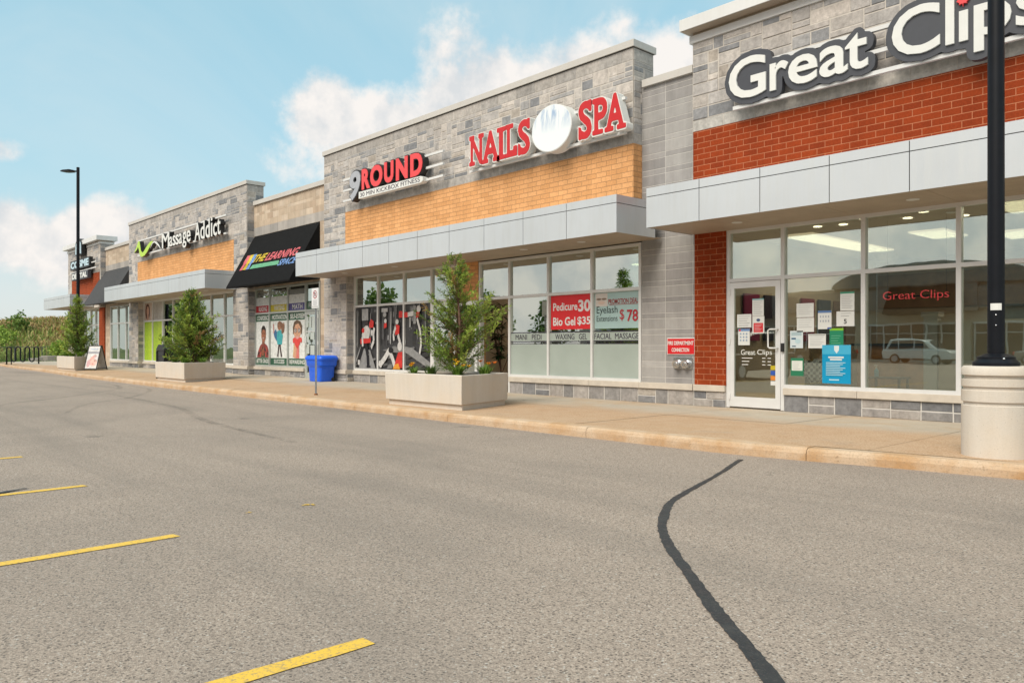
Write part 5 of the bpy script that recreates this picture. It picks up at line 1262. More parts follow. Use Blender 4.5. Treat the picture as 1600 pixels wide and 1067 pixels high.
def blue_bin():
    x, y = -20.55, 11.38; z = walk_z(x, y); t = thing('recycling_bin', 'bright blue plastic bin with rounded lid against the stone pillar', 'bin', (x, y, z))
    def ring(w, d, zz, k=.3, n=24):
        out = []
        for i in range(n):
            a = 2 * math.pi * i / n; c, s = math.cos(a), math.sin(a)
            out.append((x + w / 2 * math.copysign(abs(c) ** k, c), y + d / 2 * math.copysign(abs(s) ** k, s), z + zz))
        return out
    def loft(m, rings):
        n = len(rings[0]); vs = [p for r in rings for p in r]
        fs = [(i * n + j, i * n + (j + 1) % n, (i + 1) * n + (j + 1) % n, (i + 1) * n + j) for i in range(len(rings) - 1) for j in range(n)] + [tuple(range(n - 1, -1, -1)), tuple(range((len(rings) - 1) * n, len(rings) * n))]
        m.add(vs, fs)
    m = MB(); loft(m, [ring(.66, .46, .0), ring(.68, .48, .02), ring(.74, .5, .38), ring(.76, .52, .42), ring(.88, .58, .46), ring(.92, .60, .62)]); m.build('body', 'bin_blue', t, smooth='auto')
    m = MB(); loft(m, [ring(.96, .64, .62), ring(.97, .65, .66), ring(.96, .64, .69), ring(.88, .57, .735), ring(.72, .44, .75)]); m.build('lid', 'bin_blue', t, smooth='auto')
    for s in (-1, 1):
        m = MB(); m.cyl((x + s * .30, y + .18, z + .06), (x + s * .35, y + .18, z + .06), .06, 14); m.build('wheel', 'rubber', t)
blue_bin()

def litter_bin():
    x, y = -27.3, 9.0; z = walk_z(x, y); t = thing('litter_bin', 'black litter bin with hooded top tucked behind the middle planter', 'bin', (x + .35, y + .3, z))
    m = MB(); m.box(x + .03, x + .72, y + .03, y + .62, z + .10, z + .92); m.build('body', 'black_metal', t, bevel=.01)
    m = MB(); pr = [(x - .0, z + .92), (x + .75, z + .92), (x + .75, z + .98), (x + .55, z + 1.12), (x + .2, z + 1.12), (x - .0, z + .98)]; m.extr(pr, y, y + .65); m.build('hood', 'black_metal', t, bevel=.01)
    m = MB(); m.box(x + .15, x + .6, y + .02, y + .029, z + .74, z + .88); m.build('flap', 'black', t)
    for a in (0, .70):
        for b in (0, .60):
            m = MB(); m.box(x + a, x + a + .05, y + b - .005, y + b + .045, z, z + .915); m.build('leg', 'black_metal', t)

litter_bin()

def a_board(loc, ang, label, w=.66, h=1.08):
    x, y, z = loc; t = thing('sandwich_board', label, 'sandwich board', loc, 'folding sandwich boards'); ca, sa = math.cos(R(ang)), math.sin(R(ang))
    def P(u, v, n): return (x + u * ca - n * sa, y + u * sa + n * ca, z + v)
    sp = .30
    for s in (-1, 1):
        def L(u, v, off=0.): return P(u, v, s * (sp * (1 - v / h) + .02) + s * off)
        m = MB(); fw = .035
        for (u0, u1, v0, v1) in ((-w / 2, -w / 2 + fw, 0, h), (w / 2 - fw, w / 2, 0, h), (-w / 2 + fw, w / 2 - fw, .05, .09), (-w / 2 + fw, w / 2 - fw, h - fw, h)):
            a = [L(u0, v0, .012), L(u1, v0, .012), L(u1, v1, .012), L(u0, v1, .012)]; b = [L(u0, v0, -.012), L(u1, v0, -.012), L(u1, v1, -.012), L(u0, v1, -.012)]
            m.add(a + b, [(0, 1, 2, 3), (7, 6, 5, 4), (0, 4, 5, 1), (1, 5, 6, 2), (2, 6, 7, 3), (3, 7, 4, 0)])
        m.build('frame', 'black', t)
        m = MB()
        def r(u0, u1, v0, v1, c, k): a = [L(u0, v0, .001 * k), L(u1, v0, .001 * k), L(u1, v1, .001 * k), L(u0, v1, .001 * k)]; m.face(a if s < 0 else a[::-1], 0, c)
        i0, i1 = -w / 2 + fw, w / 2 - fw; H0, H1 = .09, h - fw
        r(i0, i1, H0, H1, (.60, .58, .56), 1); r(i0, i1, H0 + (H1 - H0) * .66, H0 + (H1 - H0) * .76, (.30, .29, .31), 2); r(i0 + .1, i1 - .1, H0 + (H1 - H0) * .83, H0 + (H1 - H0) * .90, (.42, .46, .52), 2)
        def e(cu, cv, ru, rv, c, k):
            a = [L(cu + ru * math.cos(2 * math.pi * q / 16), cv + rv * math.sin(2 * math.pi * q / 16), .001 * k) for q in range(16)]; m.face(a if s < 0 else a[::-1], 0, c)
        e(.06, .42, .20, .22, (.62, .36, .31), 2); e(.10, .34, .17, .15, (.66, .42, .36), 3); e(-.16, .30, .09, .16, (.52, .32, .33), 3); e(.10, .62, .10, .05, (.5, .3, .28), 3); e(.14, .40, .03, .015, (.25, .1, .08), 4); e(.07, .28, .05, .02, (.48, .16, .16), 4); e(.20, .52, .1, .12, (.62, .56, .55), 3)
        m.build('poster', 'print_photo', t)
    m = MB(); m.tube([P(-.09, h - .01, 0), P(-.09, h + .05, 0), P(.09, h + .05, 0), P(.09, h - .01, 0)], .012, 8); m.build('handle', 'black', t)
a_board((-37.35, 9.8, walk_z(-37.3, 9.8)), 32, 'black framed sandwich board with a pink face poster beside the farthest planter')

def bike_rack():
    x, y = -52.6, 9.95; z = walk_z(x, y); t = thing('bike_rack', 'black serpentine tube bike rack at the end of the walk', 'bike rack', (x, y, z))
    ux, uy = .6765, .7364; pts = []; W = 1.85; n = 7; r = W / n / 2; H = 1.0 - r; lo = .16 + r
    def Q(s, v): return (x + ux * (s - W / 2), y + uy * (s - W / 2), z + v)
    pts.append(Q(0, -.02)); pts.append(Q(0, H))
    for i in range(n):
        c = r + i * 2 * r; upw = i % 2 == 0
        for k in range(1, 10):
            a = math.pi * k / 10; pts.append(Q(c - r * math.cos(a), (H + r * math.sin(a)) if upw else (lo - r * math.sin(a))))
        pts.append(Q(c + r, lo if upw and i < n - 1 else H if not upw else -.02))
        if i == n - 1: break
    # straight runs
    m = MB(); m.tube(pts, .038, 10); m.build('tube', 'black_paint', t, smooth=True)
    for s in (0, W):
        q = Q(s, 0); m = MB(); m.lathe([(.075, z), (.075, z + .012)], q[0], q[1], 16); m.build('foot_plate', 'black_paint', t)
    q = Q(2 * r, 0); m = MB(); m.cyl((q[0], q[1], z - .02), (q[0], q[1], z + lo), .03, 10); m.build('post', 'black_paint', t)
bike_rack()

def fire_things():
    t = thing('fire_sign', 'red plate with white capitals on the grey block wall', 'sign', (-8.48, 11.98, 1.2))
    m = MB(); m.box(-8.79, -8.18, 11.972, 11.985, 1.035, 1.345); m.build('plate_edge', 'sign_white', t, bevel=.012)
    m = MB(); m.box(-8.775, -8.195, 11.967, 11.972, 1.05, 1.33); p = m.build('plate', 'sign_red', t)
    m = MB(); add_text(m, 'FIRE DEPARTMENT', -8.765, -8.205, 1.215, 1.285, 11.963, .004, 0, bold=.02); m.build('lettering', 'sign_white', p); m = MB(); add_text(m, 'CONNECTION', -8.68, -8.30, 1.09, 1.16, 11.963, .004, 0, bold=.02); m.build('lettering', 'sign_white', p)
    t = thing('fire_inlet', 'chrome twin hose inlet plate under the red fire sign', 'fire inlet', (-8.44, 11.98, .9))
    m = MB(); m.box(-8.64, -8.24, 11.965, 11.985, .78, .995); m.build('plate', 'chrome', t, bevel=.006)
    for x in (-8.53, -8.34):
        m = MB(); m.cyl((x, 11.965, .885), (x, 11.90, .87), .062, 18); m.cyl((x, 11.90, .87), (x, 11.865, .862), .072, 18); o = m.build('inlet', 'chrome', t, smooth='auto')
        m = MB(); m.cyl((x, 11.866, .862), (x, 11.845, .858), .05, 12); m.box(x - .012, x + .012, 11.82, 11.846, .83, .89); m.build('cap', 'chrome', o)
fire_things()

# ------------------------------------------------------------------ things taped to and hung behind the glass
NG = 'notices taped to the salon glass'
def notice(x0, x1, z0, z1, y, label, fn, par_cat='notice', group=NG):
    a = Art(x0, x1, z0, z1, y); fn(a); o = a.build('notice'); o.location = (0, 0, 0); tag(o, label, par_cat, group); return o
Wh = (.62, .63, .61); Gy = (.42, .43, .43)
def lines(a, z0, z1, n, l=.12, r=.88, c=Gy):
    for i in range(n):
        z = z1 - (z1 - z0) * i / max(1, n - 1); a.rect(l, r - .18 * ((i * 7) % 3) / 2, z - .012, z + .012, c)
    return a
YD, YN = 11.979, 12.017
notice(-7.04, -6.83, 1.70, 1.99, YD, 'tall white sheet with teal header at the top of the salon door', lambda a: lines(a.rect(0, 1, 0, 1, Wh).rect(0, 1, .92, 1, (.20, .38, .40)), .12, .85, 8))
notice(-7.33, -7.06, 1.51, 1.735, YD, 'wide white sheet left on the salon door', lambda a: lines(a.rect(0, 1, 0, 1, Wh), .15, .85, 5, c=(.2, .2, .2)))
notice(-7.04, -6.82, 1.41, 1.695, YD, 'sheet with a red lower half and round emblem on the salon door', lambda a: lines(a.rect(0, 1, 0, 1, Wh).rect(.1, .9, .05, .60, (.55, .03, .04)).ell(.5, .77, .16, .09, (.06, .09, .18)), .16, .5, 5, .2, .8, (.62, .4, .4)))
notice(-7.31, -7.09, 1.21, 1.485, YD, 'white sheet with blue header and small pictograms at lower left on the door', lambda a: [a.rect(0, 1, 0, 1, Wh).rect(.0, 1, .86, 1, (.15, .25, .45)).ell(.14, .92, .1, .07, (.55, .04, .05))] and [a.ell(.22 + .26 * i, .70 - .2 * j, .07, .055, (.25, .33, .45)) for i in range(3) for j in range(3)])
notice(-6.27, -5.98, 1.655, 1.88, YN, 'landscape white sheet, upper of a stacked pair in the salon window', lambda a: lines(a.rect(0, 1, 0, 1, Wh), .25, .85, 5))
notice(-6.265, -5.975, 1.42, 1.645, YN, 'landscape white sheet, lower of a stacked pair in the salon window', lambda a: lines(a.rect(0, 1, 0, 1, Wh), .35, .85, 4))
notice(-5.91, -5.69, 1.46, 1.75, YN, 'white sheet with blue top band and small figures in the salon window', lambda a: [a.rect(0, 1, 0, 1, Wh).rect(0, 1, .88, 1, (.10, .18, .36)).rect(.7, 1, 0, .1, (.08, .12, .3))] and [a.ell(.2 + .2 * i, .68 - .24 * j, .05, .06, (.33, .36, .4)) for i in range(4) for j in range(2)])
notice(-5.61, -5.33, 1.50, 1.73, YN, 'white sheet with a large numeral 5 in the salon window', lambda a: lines(a.rect(0, 1, 0, 1, Wh), .68, .86, 2, .25, .8, (.2, .2, .2)).text('5', .42, .58, .16, .48, (.03, .03, .03), .02))
notice(-5.55, -5.33, 1.74, 2.03, YN, 'white sheet with green header above the numeral sheet', lambda a: lines(a.rect(0, 1, 0, 1, Wh).rect(0, 1, .9, 1, (.06, .25, .16)), .15, .8, 8))
notice(-6.38, -6.16, 1.16, 1.44, YN, 'pale blue sheet by the window mullion next to the door', lambda a: a.rect(0, 1, 0, 1, (.55, .62, .64)).rect(.1, .9, .72, .92, (.35, .45, .48)).rect(.1, .45, .5, .6, (.05, .12, .2)).ell(.6, .4, .22, .14, (.42, .56, .60)).rect(.15, .45, .08, .14, (.05, .1, .15)))
notice(-6.07, -5.78, 1.16, 1.385, YN, 'landscape white sheet with grey header in the middle of the salon window', lambda a: lines(a.rect(0, 1, 0, 1, Wh).rect(.05, .95, .88, .95, (.3, .32, .3)), .2, .78, 6))
notice(-5.72, -5.50, 1.18, 1.47, YN, 'green leaflet with lime top edge above the blue poster', lambda a: lines(a.rect(0, 1, 0, 1, (.015, .20, .10)).rect(0, 1, .88, 1, (.20, .45, .03)), .2, .6, 4, .12, .8, (.15, .42, .28)))
notice(-6.37, -6.15, .71, 1.00, YN, 'green bordered white sheet low in the salon window', lambda a: lines(a.rect(0, 1, 0, 1, (.02, .16, .08)).rect(.08, .92, .3, .85, (.60, .62, .57)), .4, .75, 4, .2, .75))
notice(-5.84, -5.385, .61, 1.21, YN, 'large bright blue poster with white text low in the salon window', lambda a: lines(a.rect(0, 1, 0, 1, (.0, .25, .46)).rect(0, 1, .76, 1, (.05, .36, .55)).poly([(.42, .98), (.6, .98), (.59, .86), (.51, .78), (.43, .86)], (.6, .66, .68)).rect(.22, .76, .66, .70, WHT).rect(.28, .70, .60, .64, WHT).rect(.25, .6, .08, .11, (.4, .6, .68)), .22, .54, 8, .14, .82, (.30, .52, .62)), 'poster', None)
# hand sanitiser bottle on a small table inside
def sanitizer():
    x, y, z = -5.22, 12.55, .715; t = thing('pump_bottle', 'clear blue pump bottle standing on the table inside the salon window', 'bottle', (x, y, z))
    m = MB(); m.lathe([(.03, z), (.034, z + .01), (.034, z + .10), (.014, z + .12), (.014, z + .13)], x, y, 16); m.build('bottle', 'bottle_blue', t, smooth='auto')
    m = MB(); m.lathe([(.016, z + .13), (.016, z + .145), (.005, z + .147), (.005, z + .17)], x, y, 12); m.box(x - .035, x + .012, y - .008, y + .008, z + .17, z + .182); m.build('pump', 'sign_white', t)
    t = thing('side_table', 'small dark side table inside the salon window', 'table', (-5.1, 12.6, .15))
    m = MB(); m.box(-5.35, -4.8, 12.4, 12.8, .69, .713); m.build('tabletop', 'wood_dark', t)
    for a in (-5.33, -4.85):
        for b in (12.42, 12.75): m = MB(); m.box(a, a + .03, b, b + .03, .15, .69); m.build('leg', 'wood_dark', t)

sanitizer()
def neon(body, x0, x1, z0, z1, y, label, oval=False):
    t = thing('neon_sign', label, 'neon sign', ((x0 + x1) / 2, y, z0))
    m = MB(); add_text(m, body, x0, x1, z0, z1, y, .012, 0, bold=0 if oval else -.012, shear=.25 if oval else 0); m.build('tube_lettering', 'neon_pink' if oval else 'neon_red', t)
    if oval:
        cx, cz = (x0 + x1) / 2, (z0 + z1) / 2; rx, rz = (x1 - x0) * .52, (z1 - z0) * .95
        m = MB(); m.tube([(cx + rx * math.cos(a * .2618), y + .03, cz + rz * math.sin(a * .2618)) for a in range(25)], .016, 6); m.build('tube_ring', 'neon_green', t)
    m = MB(); m.box(x0, x1, y + .05, y + .06, (z0 + z1) / 2 - .01, (z0 + z1) / 2 + .01)
    m.cyl((x0 + .05, y + .055, (z0 + z1) / 2), (x0 + .05, y + .055, 3.1), .003, 5); m.cyl((x1 - .05, y + .055, (z0 + z1) / 2), (x1 - .05, y + .055, 3.1), .003, 5); m.build('hanger', 'black', t)
neon('Great Clips', -4.98, -4.06, 1.85, 2.01, 12.2, 'red neon lettering hanging inside the salon window')
neon('Open', -12.55, -12.02, 2.66, 2.80, 12.14, 'faint red neon Open script in a green ring inside the nail salon', True)
# banners in the nail salon window
t = Art(-11.85, -10.70, 1.545, 2.265, 12.018); t.rect(0, 1, 0, 1, (.60, .025, .03)); YB = t
t.text('Pedicure', .06, .67, .55, .78, (.66, .64, .63), .022).text('30', .69, .985, .50, .84, (.66, .64, .63), .035).text('Bio Gel', .06, .62, .11, .36, (.66, .64, .63), .025).text('$35', .67, .985, .10, .36, (.66, .64, .63), .025)
tag(t.build('window_banner'), 'red banner with cream price lettering in the nail salon window', 'banner')
t = Art(-10.605, -9.475, 1.545, 2.265, 12.018); t.rect(0, 1, 0, 1, (.34, .47, .46)).rect(.02, .3, .62, .98, (.55, .50, .46)).ell(.10, .82, .06, .03, (.22, .16, .12)).ell(.22, .82, .06, .03, (.22, .16, .12)).ell(.16, .72, .08, .05, (.58, .44, .37))
t.text('PROMOTION DEAL', .32, .985, .67, .81, (.30, .05, .05), .02).rect(.34, .97, .645, .66, (.30, .05, .05)).text('Eyelash', .05, .53, .36, .62, (.05, .07, .07), .0).text('Extensions', .05, .53, .20, .36, (.07, .09, .09), .0).text('$', .58, .68, .2, .52, (.38, .03, .04), .0).text('78', .74, .98, .18, .50, (.38, .03, .04), .02)
tag(t.build('window_banner'), 'pale teal promotion banner with a red price in the nail salon window', 'banner')
t = Art(-11.85, -10.70, 2.36, 3.0, 12.04); t.rect(0, 1, 0, 1, (.42, .52, .52)); t.rect(.12, .78, .62, .64, (.25, .32, .32)).rect(.3, .9, .36, .38, (.25, .32, .32)).ell(.18, .34, .1, .06, (.5, .38, .3)).rect(.82, .97, .06, .28, (.5, .42, .44))
tag(t.build('window_banner'), 'pale blank looking banner above the red one in the nail salon window', 'banner')
for k, (a, b, c, d, col, lb) in enumerate([(-12.85, -12.5, 1.55, 1.85, (.45, .50, .50), 'grey sheet low left in the nail salon side pane'), (-12.68, -12.42, 1.87, 2.08, (.52, .56, .53), 'upper sheet in the middle of the nail salon side pane'), (-12.40, -12.18, 1.54, 2.12, (.55, .58, .55), 'tall sheet in the nail salon side pane'), (-12.16, -11.95, 1.56, 2.1, (.48, .53, .53), 'tall bordered sheet by the mullion of the nail salon side pane')]):
    notice(a, b, c, d, 12.04, lb, lambda q: lines(q.rect(0, 1, 0, 1, col), .2, .85, 6, c=tuple(x * .75 for x in col)), group='sheets in the nail salon side pane')
def big_plant():
    rnd = random.Random(8); x, y, z = -14.38, 12.85, .15; t = thing('potted_plant', 'dark leafy potted plant in the open nail salon doorway', 'plant', (x, y, z))
    m = MB(); m.lathe([(.14, z), (.18, z + .35), (.19, z + .37), (.15, z + .37)], x, y, 20); m.build('pot', 'stucco_dark', t, smooth='auto')
    s = MB(); lf = MB()
    for k in range(5):
        p = [Vector((x + rnd.gauss(0, .02), y, z + .35))]; d = Vector((rnd.gauss(0, .12), rnd.gauss(0, .12), 1)).normalized()
        for i in range(7): d = (d + Vector((rnd.gauss(0, .08), rnd.gauss(0, .08), .05))).normalized(); p.append(p[-1] + d * .24)
        s.tube(p, .012, 6)
        for i in range(2, 8):
            for q in range(15):
                a = rnd.uniform(0, 6.28); dd = Vector((math.cos(a), math.sin(a), rnd.uniform(-.7, .4))).normalized(); leaf_quad(lf, p[i], dd, Vector((0, 0, 1)), rnd.uniform(.18, .34), .06, tuple(v * rnd.uniform(.5, 1.2) for v in (.03, .07, .02)))
    s.build('stem', 'bark', t); lf.build('foliage', 'leaf', t)
big_plant()

# ------------------------------------------------------------------ seated customer seen from behind through the glass
def skin_mesh(name, verts, edges, radii, mat, parent, sub=2, root=0):
    me = bpy.data.meshes.new(name); off = Vector(parent.location); me.from_pydata([tuple(Vector(v) - off) for v in verts], edges, [])
    o = bpy.data.objects.new(name, me); COL.objects.link(o); me.materials.append(MATS[mat])
    a = o.modifiers.new('skin', 'SKIN'); a.use_smooth_shade = True; b = o.modifiers.new('sub', 'SUBSURF'); b.levels = sub; b.render_levels = sub
    sv = me.skin_vertices[0].data
    for i, r in enumerate(radii): sv[i].radius = tuple(.85 * v for v in r) if isinstance(r, tuple) else (.85 * r, .85 * r); sv[i].use_root = (i == root)
    dg = bpy.context.evaluated_depsgraph_get(); nm = bpy.data.meshes.new_from_object(o.evaluated_get(dg)); bpy.data.objects.remove(o)
    ob = bpy.data.objects.new(name, nm); COL.objects.link(ob); ob.parent = parent
    return ob
def customer():
    x, y, z = -6.25, 12.62, .15; t = thing('person', 'blond person in a black and white checked shirt sitting inside behind the blue poster', 'person', (x, y, z))
    q = .83; H = lambda dx, dy, dz: (x + dx * q, y + dy * q, z + dz * q)
    V = [H(0, .05, .50), H(0, .02, .68), H(0, -.02, .86), H(0, -.02, .97), H(0, .0, 1.03), H(0, .02, 1.12), H(0, .02, 1.20),
         H(-.17, -.01, .90), H(-.22, .03, .68), H(-.20, .26, .56), H(.17, -.01, .90), H(.22, .03, .68), H(.20, .26, .56),
         H(-.10, .10, .48), H(-.11, .45, .47), H(-.11, .48, .06), H(-.11, .60, .03), H(.10, .10, .48), H(.11, .45, .47), H(.11, .48, .06), H(.11, .60, .03)]
    E = [(0, 1), (1, 2), (2, 3), (3, 4), (4, 5), (5, 6), (2, 7), (7, 8), (8, 9), (2, 10), (10, 11), (11, 12), (0, 13), (13, 14), (14, 15), (15, 16), (0, 17), (17, 18), (18, 19), (19, 20)]
    Rr = [(.16, .12), (.145, .105), (.15, .10), (.06, .06), (.055, .055), (.085, .095), (.07, .075), .06, .045, .03, .06, .045, .03, .09, .06, .042, .035, .09, .06, .042, .035]
    skin_mesh('body', V, E, Rr, 'skin', t)
    Vs = [H(0, .05, .46), H(0, .02, .68), H(0, -.02, .87), H(0, -.02, .96), H(-.18, -.01, .90), H(-.23, .03, .68), H(-.21, .2, .59), H(.18, -.01, .90), H(.23, .03, .68), H(.21, .2, .59)]
    skin_mesh('shirt', Vs, [(0, 1), (1, 2), (2, 3), (2, 4), (4, 5), (5, 6), (2, 7), (7, 8), (8, 9)], [(.19, .15), (.18, .135), (.175, .125), (.075, .075), .085, .066, .055, .085, .066, .055], 'cloth_check', t)
    Vt = [H(0, .06, .47), H(-.10, .12, .48), H(-.11, .45, .475), H(-.11, .48, .10), H(.10, .12, .48), H(.11, .45, .475), H(.11, .48, .10)]
    skin_mesh('trousers', Vt, [(0, 1), (1, 2), (2, 3), (0, 4), (4, 5), (5, 6)], [(.175, .135), .105, .078, .06, .105, .078, .06], 'cloth_dark', t)
    m = MB(); m.sphere(H(0, .0, 1.16), .105, 12, sq=(.92, 1.0, 1.12)); m.sphere(H(0, -.06, 1.05), .082, 10, sq=(1.0, .7, 1.2)); m.build('hair', 'hair', t, smooth=True)
    c = thing('stool', 'dark backless stool under the seated customer', 'stool', (x, y, z))
    m = MB(); m.box(x - .22, x + .22, y - .12, y + .28, z + .28, z + .32); m.build('seat', 'cloth_dark', c, bevel=.01)
    for a in (-.22, .19):
        for b in (-.20, .27): m = MB(); m.box(x + a, x + a + .03, y + b, y + b + .03, z, z + .28); m.build('leg', 'black', c)
customer()

# ------------------------------------------------------------------ far left: fence, bank, trees
def fence():
    t = thing('chain_fence', 'low grey chain link fence at the foot of the grassy bank', 'fence', (-78, 16, 0))
    a, b = Vector((-74, 9.5, 0)), Vector((-80, 46, 0)); n = 18
    for i in range(n + 1):
        p = a.lerp(b, i / n); z = -.05 + hill_h(p.x, p.y); m = MB(); m.cyl((p.x, p.y, z), (p.x, p.y, z + 1.18), .035, 8); m.build('post', 'fence_metal', t)
    m = MB(); w = MB()
    for i in range(n):
        p, q = a.lerp(b, i / n), a.lerp(b, (i + 1) / n); zp, zq = hill_h(p.x, p.y), hill_h(q.x, q.y)
        m.tube([(p.x, p.y, zp + 1.12), (q.x, q.y, zq + 1.12)], .025, 6); w.face([(p.x, p.y, zp), (q.x, q.y, zq), (q.x, q.y, zq + 1.1), (p.x, p.y, zp + 1.1)])
    m.build('top_rail', 'fence_metal', t); w.build('mesh', 'chain_link', t)
fence()
def field(name, n, area, hmin, hmax, w, pal, seed, keep=None):
    rnd = random.Random(seed); mb = MB(); c = 0
    while c < n:
        x = rnd.uniform(area[0], area[1]); y = rnd.uniform(area[2], area[3])
        if keep and not keep(x, y, rnd): continue
        c += 1; z = hill_h(x, y) - .03; h = rnd.uniform(hmin, hmax); a = rnd.uniform(0, 6.28); col = pick(rnd, pal)
        d = Vector((math.cos(a), math.sin(a), 0)); s = Vector((-d.y, d.x, 0)) * w * rnd.uniform(.6, 1.3); p = Vector((x, y, z)); q = p + Vector((0, 0, h * .75)) + d * h * .18; r = p + Vector((0, 0, h * .92)) + d * h * .5
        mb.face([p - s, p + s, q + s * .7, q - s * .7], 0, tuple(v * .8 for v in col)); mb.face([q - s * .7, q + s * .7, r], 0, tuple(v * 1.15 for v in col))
    o = mb.build(name, 'leaf'); o['kind'] = 'stuff'; o['label'] = {'dry_reeds': 'tan dry reeds covering the bank', 'meadow_grass': 'green meadow grass on the bank', 'verge_grass': 'short green grass along the fence'}[name]; o['category'] = 'grass'
field('dry_reeds', 17000, (-122, -80, 8, 62), .5, 1.25, .06, [((.48, .33, .14), 12), ((.40, .26, .11), 10), ((.55, .41, .19), 6), ((.20, .23, .06), 6), ((.28, .17, .07), 5)], 1, lambda x, y, r: r.random() < .15 + .85 * (math.sin(x * .21) + math.sin(y * .27 + 1) > -.3) * (x < -86))
field('meadow_grass', 15000, (-112, -76, 6, 60), .4, 1.0, .06, [((.30, .36, .08), 10), ((.22, .29, .06), 8), ((.38, .40, .11), 6), ((.48, .38, .16), 5)], 2)
field('verge_grass', 9000, (-78, -59, 9, 40), .08, .22, .03, [((.12, .20, .03), 10), ((.09, .15, .03), 8), ((.17, .22, .05), 4)], 3)
def broadleaf(label, loc, h, r, seed, group, pal, nl=2600, lsize=.32, name='tree'):
    rnd = random.Random(seed); t = thing(name, label, 'tree' if name == 'tree' else 'shrub', loc, group); O = Vector(loc); tr = MB(); lf = MB()
    tr.tube([O, O + Vector((.1, 0, h * .45)), O + Vector((0, .1, h * .8))], [h * .022, h * .015, h * .006], 8)
    cl = []
    for k in range(16):
        a = rnd.uniform(0, 6.28); zz = rnd.uniform(.28, .97); q = r * math.sin(math.pi * min(.98, zz) ** .9) * rnd.uniform(.3, .95); c = O + Vector((math.cos(a) * q, math.sin(a) * q, zz * h)); cl.append((c, r * rnd.uniform(.28, .48)))
        tr.tube([O + Vector((0, 0, h * zz * .55)), c], [h * .008, h * .002], 5)
    for i in range(nl):
        c, rr = rnd.choice(cl); d = Vector((rnd.gauss(0, 1), rnd.gauss(0, 1), rnd.gauss(0, .8))).normalized(); p = c + d * rr * rnd.random() ** .4
        leaf_quad(lf, p, (d + Vector((rnd.gauss(0, .7), rnd.gauss(0, .7), rnd.gauss(-.2, .5)))).normalized(), Vector((rnd.gauss(0, 1), rnd.gauss(0, 1), rnd.gauss(0, 1))), lsize * rnd.uniform(.6, 1.3), lsize * .7, pick(rnd, pal))
    tr.build('trunk', 'bark', t); lf.build('crown', 'leaf', t); return t
GP = [((.12, .19, .04), 10), ((.085, .145, .032), 10), ((.17, .235, .045), 6)]; LG = [((.30, .40, .07), 10), ((.22, .32, .055), 8), ((.36, .44, .09), 4)]
for k, (x, y, h, r, lb) in enumerate([(-100.5, 15.0, 3.4, 1.9, 'tallest leafy tree at the left edge of the bank'), (-103, 19.2, 2.1, 1.5, 'smaller leafy tree right of the tallest one on the bank'), (-108, 15.0, 3.6, 2.2, 'leafy tree farther back behind the left edge trees')]):
    broadleaf(lb, (x, y, hill_h(x, y) - .1), h, r, 60 + k, 'leafy trees on the bank', [((.16, .24, .05), 10), ((.12, .19, .04), 8), ((.21, .28, .06), 5)], 620, .30)
for k, (x, y, h, r, lb) in enumerate([(-86, 13.6, 2.3, 1.9, 'light green bush at the left edge behind the fence'), (-92, 15.4, 1.8, 1.5, 'lower light green bush farther up the bank behind the edge bush'), (-70, 15.9, 1.5, 1.1, 'round green bush right behind the far planter'), (-69, 17.6, 1.7, 1.1, 'green bush hidden partly by the narrow juniper')]):
    broadleaf(lb, (x, y, hill_h(x, y) - .1), h, r, 80 + k, 'bushes along the fence', LG, 1100, .24, 'bush')
m = MB(); rnd = random.Random(2)
for k in range(3): m.prism([(-70.8 + k * .5 + .7 * math.cos(a) * rnd.uniform(.7, 1.2), 14.6 + k * .4 + .9 * math.sin(a) * rnd.uniform(.7, 1.2)) for a in [i * 1.047 for i in range(6)]], -.05, .28 + .10 * k)
tag(m.build('rock', 'stucco_dark', bevel=.05), 'flat grey rocks lying in the grass before the fence', 'rock')

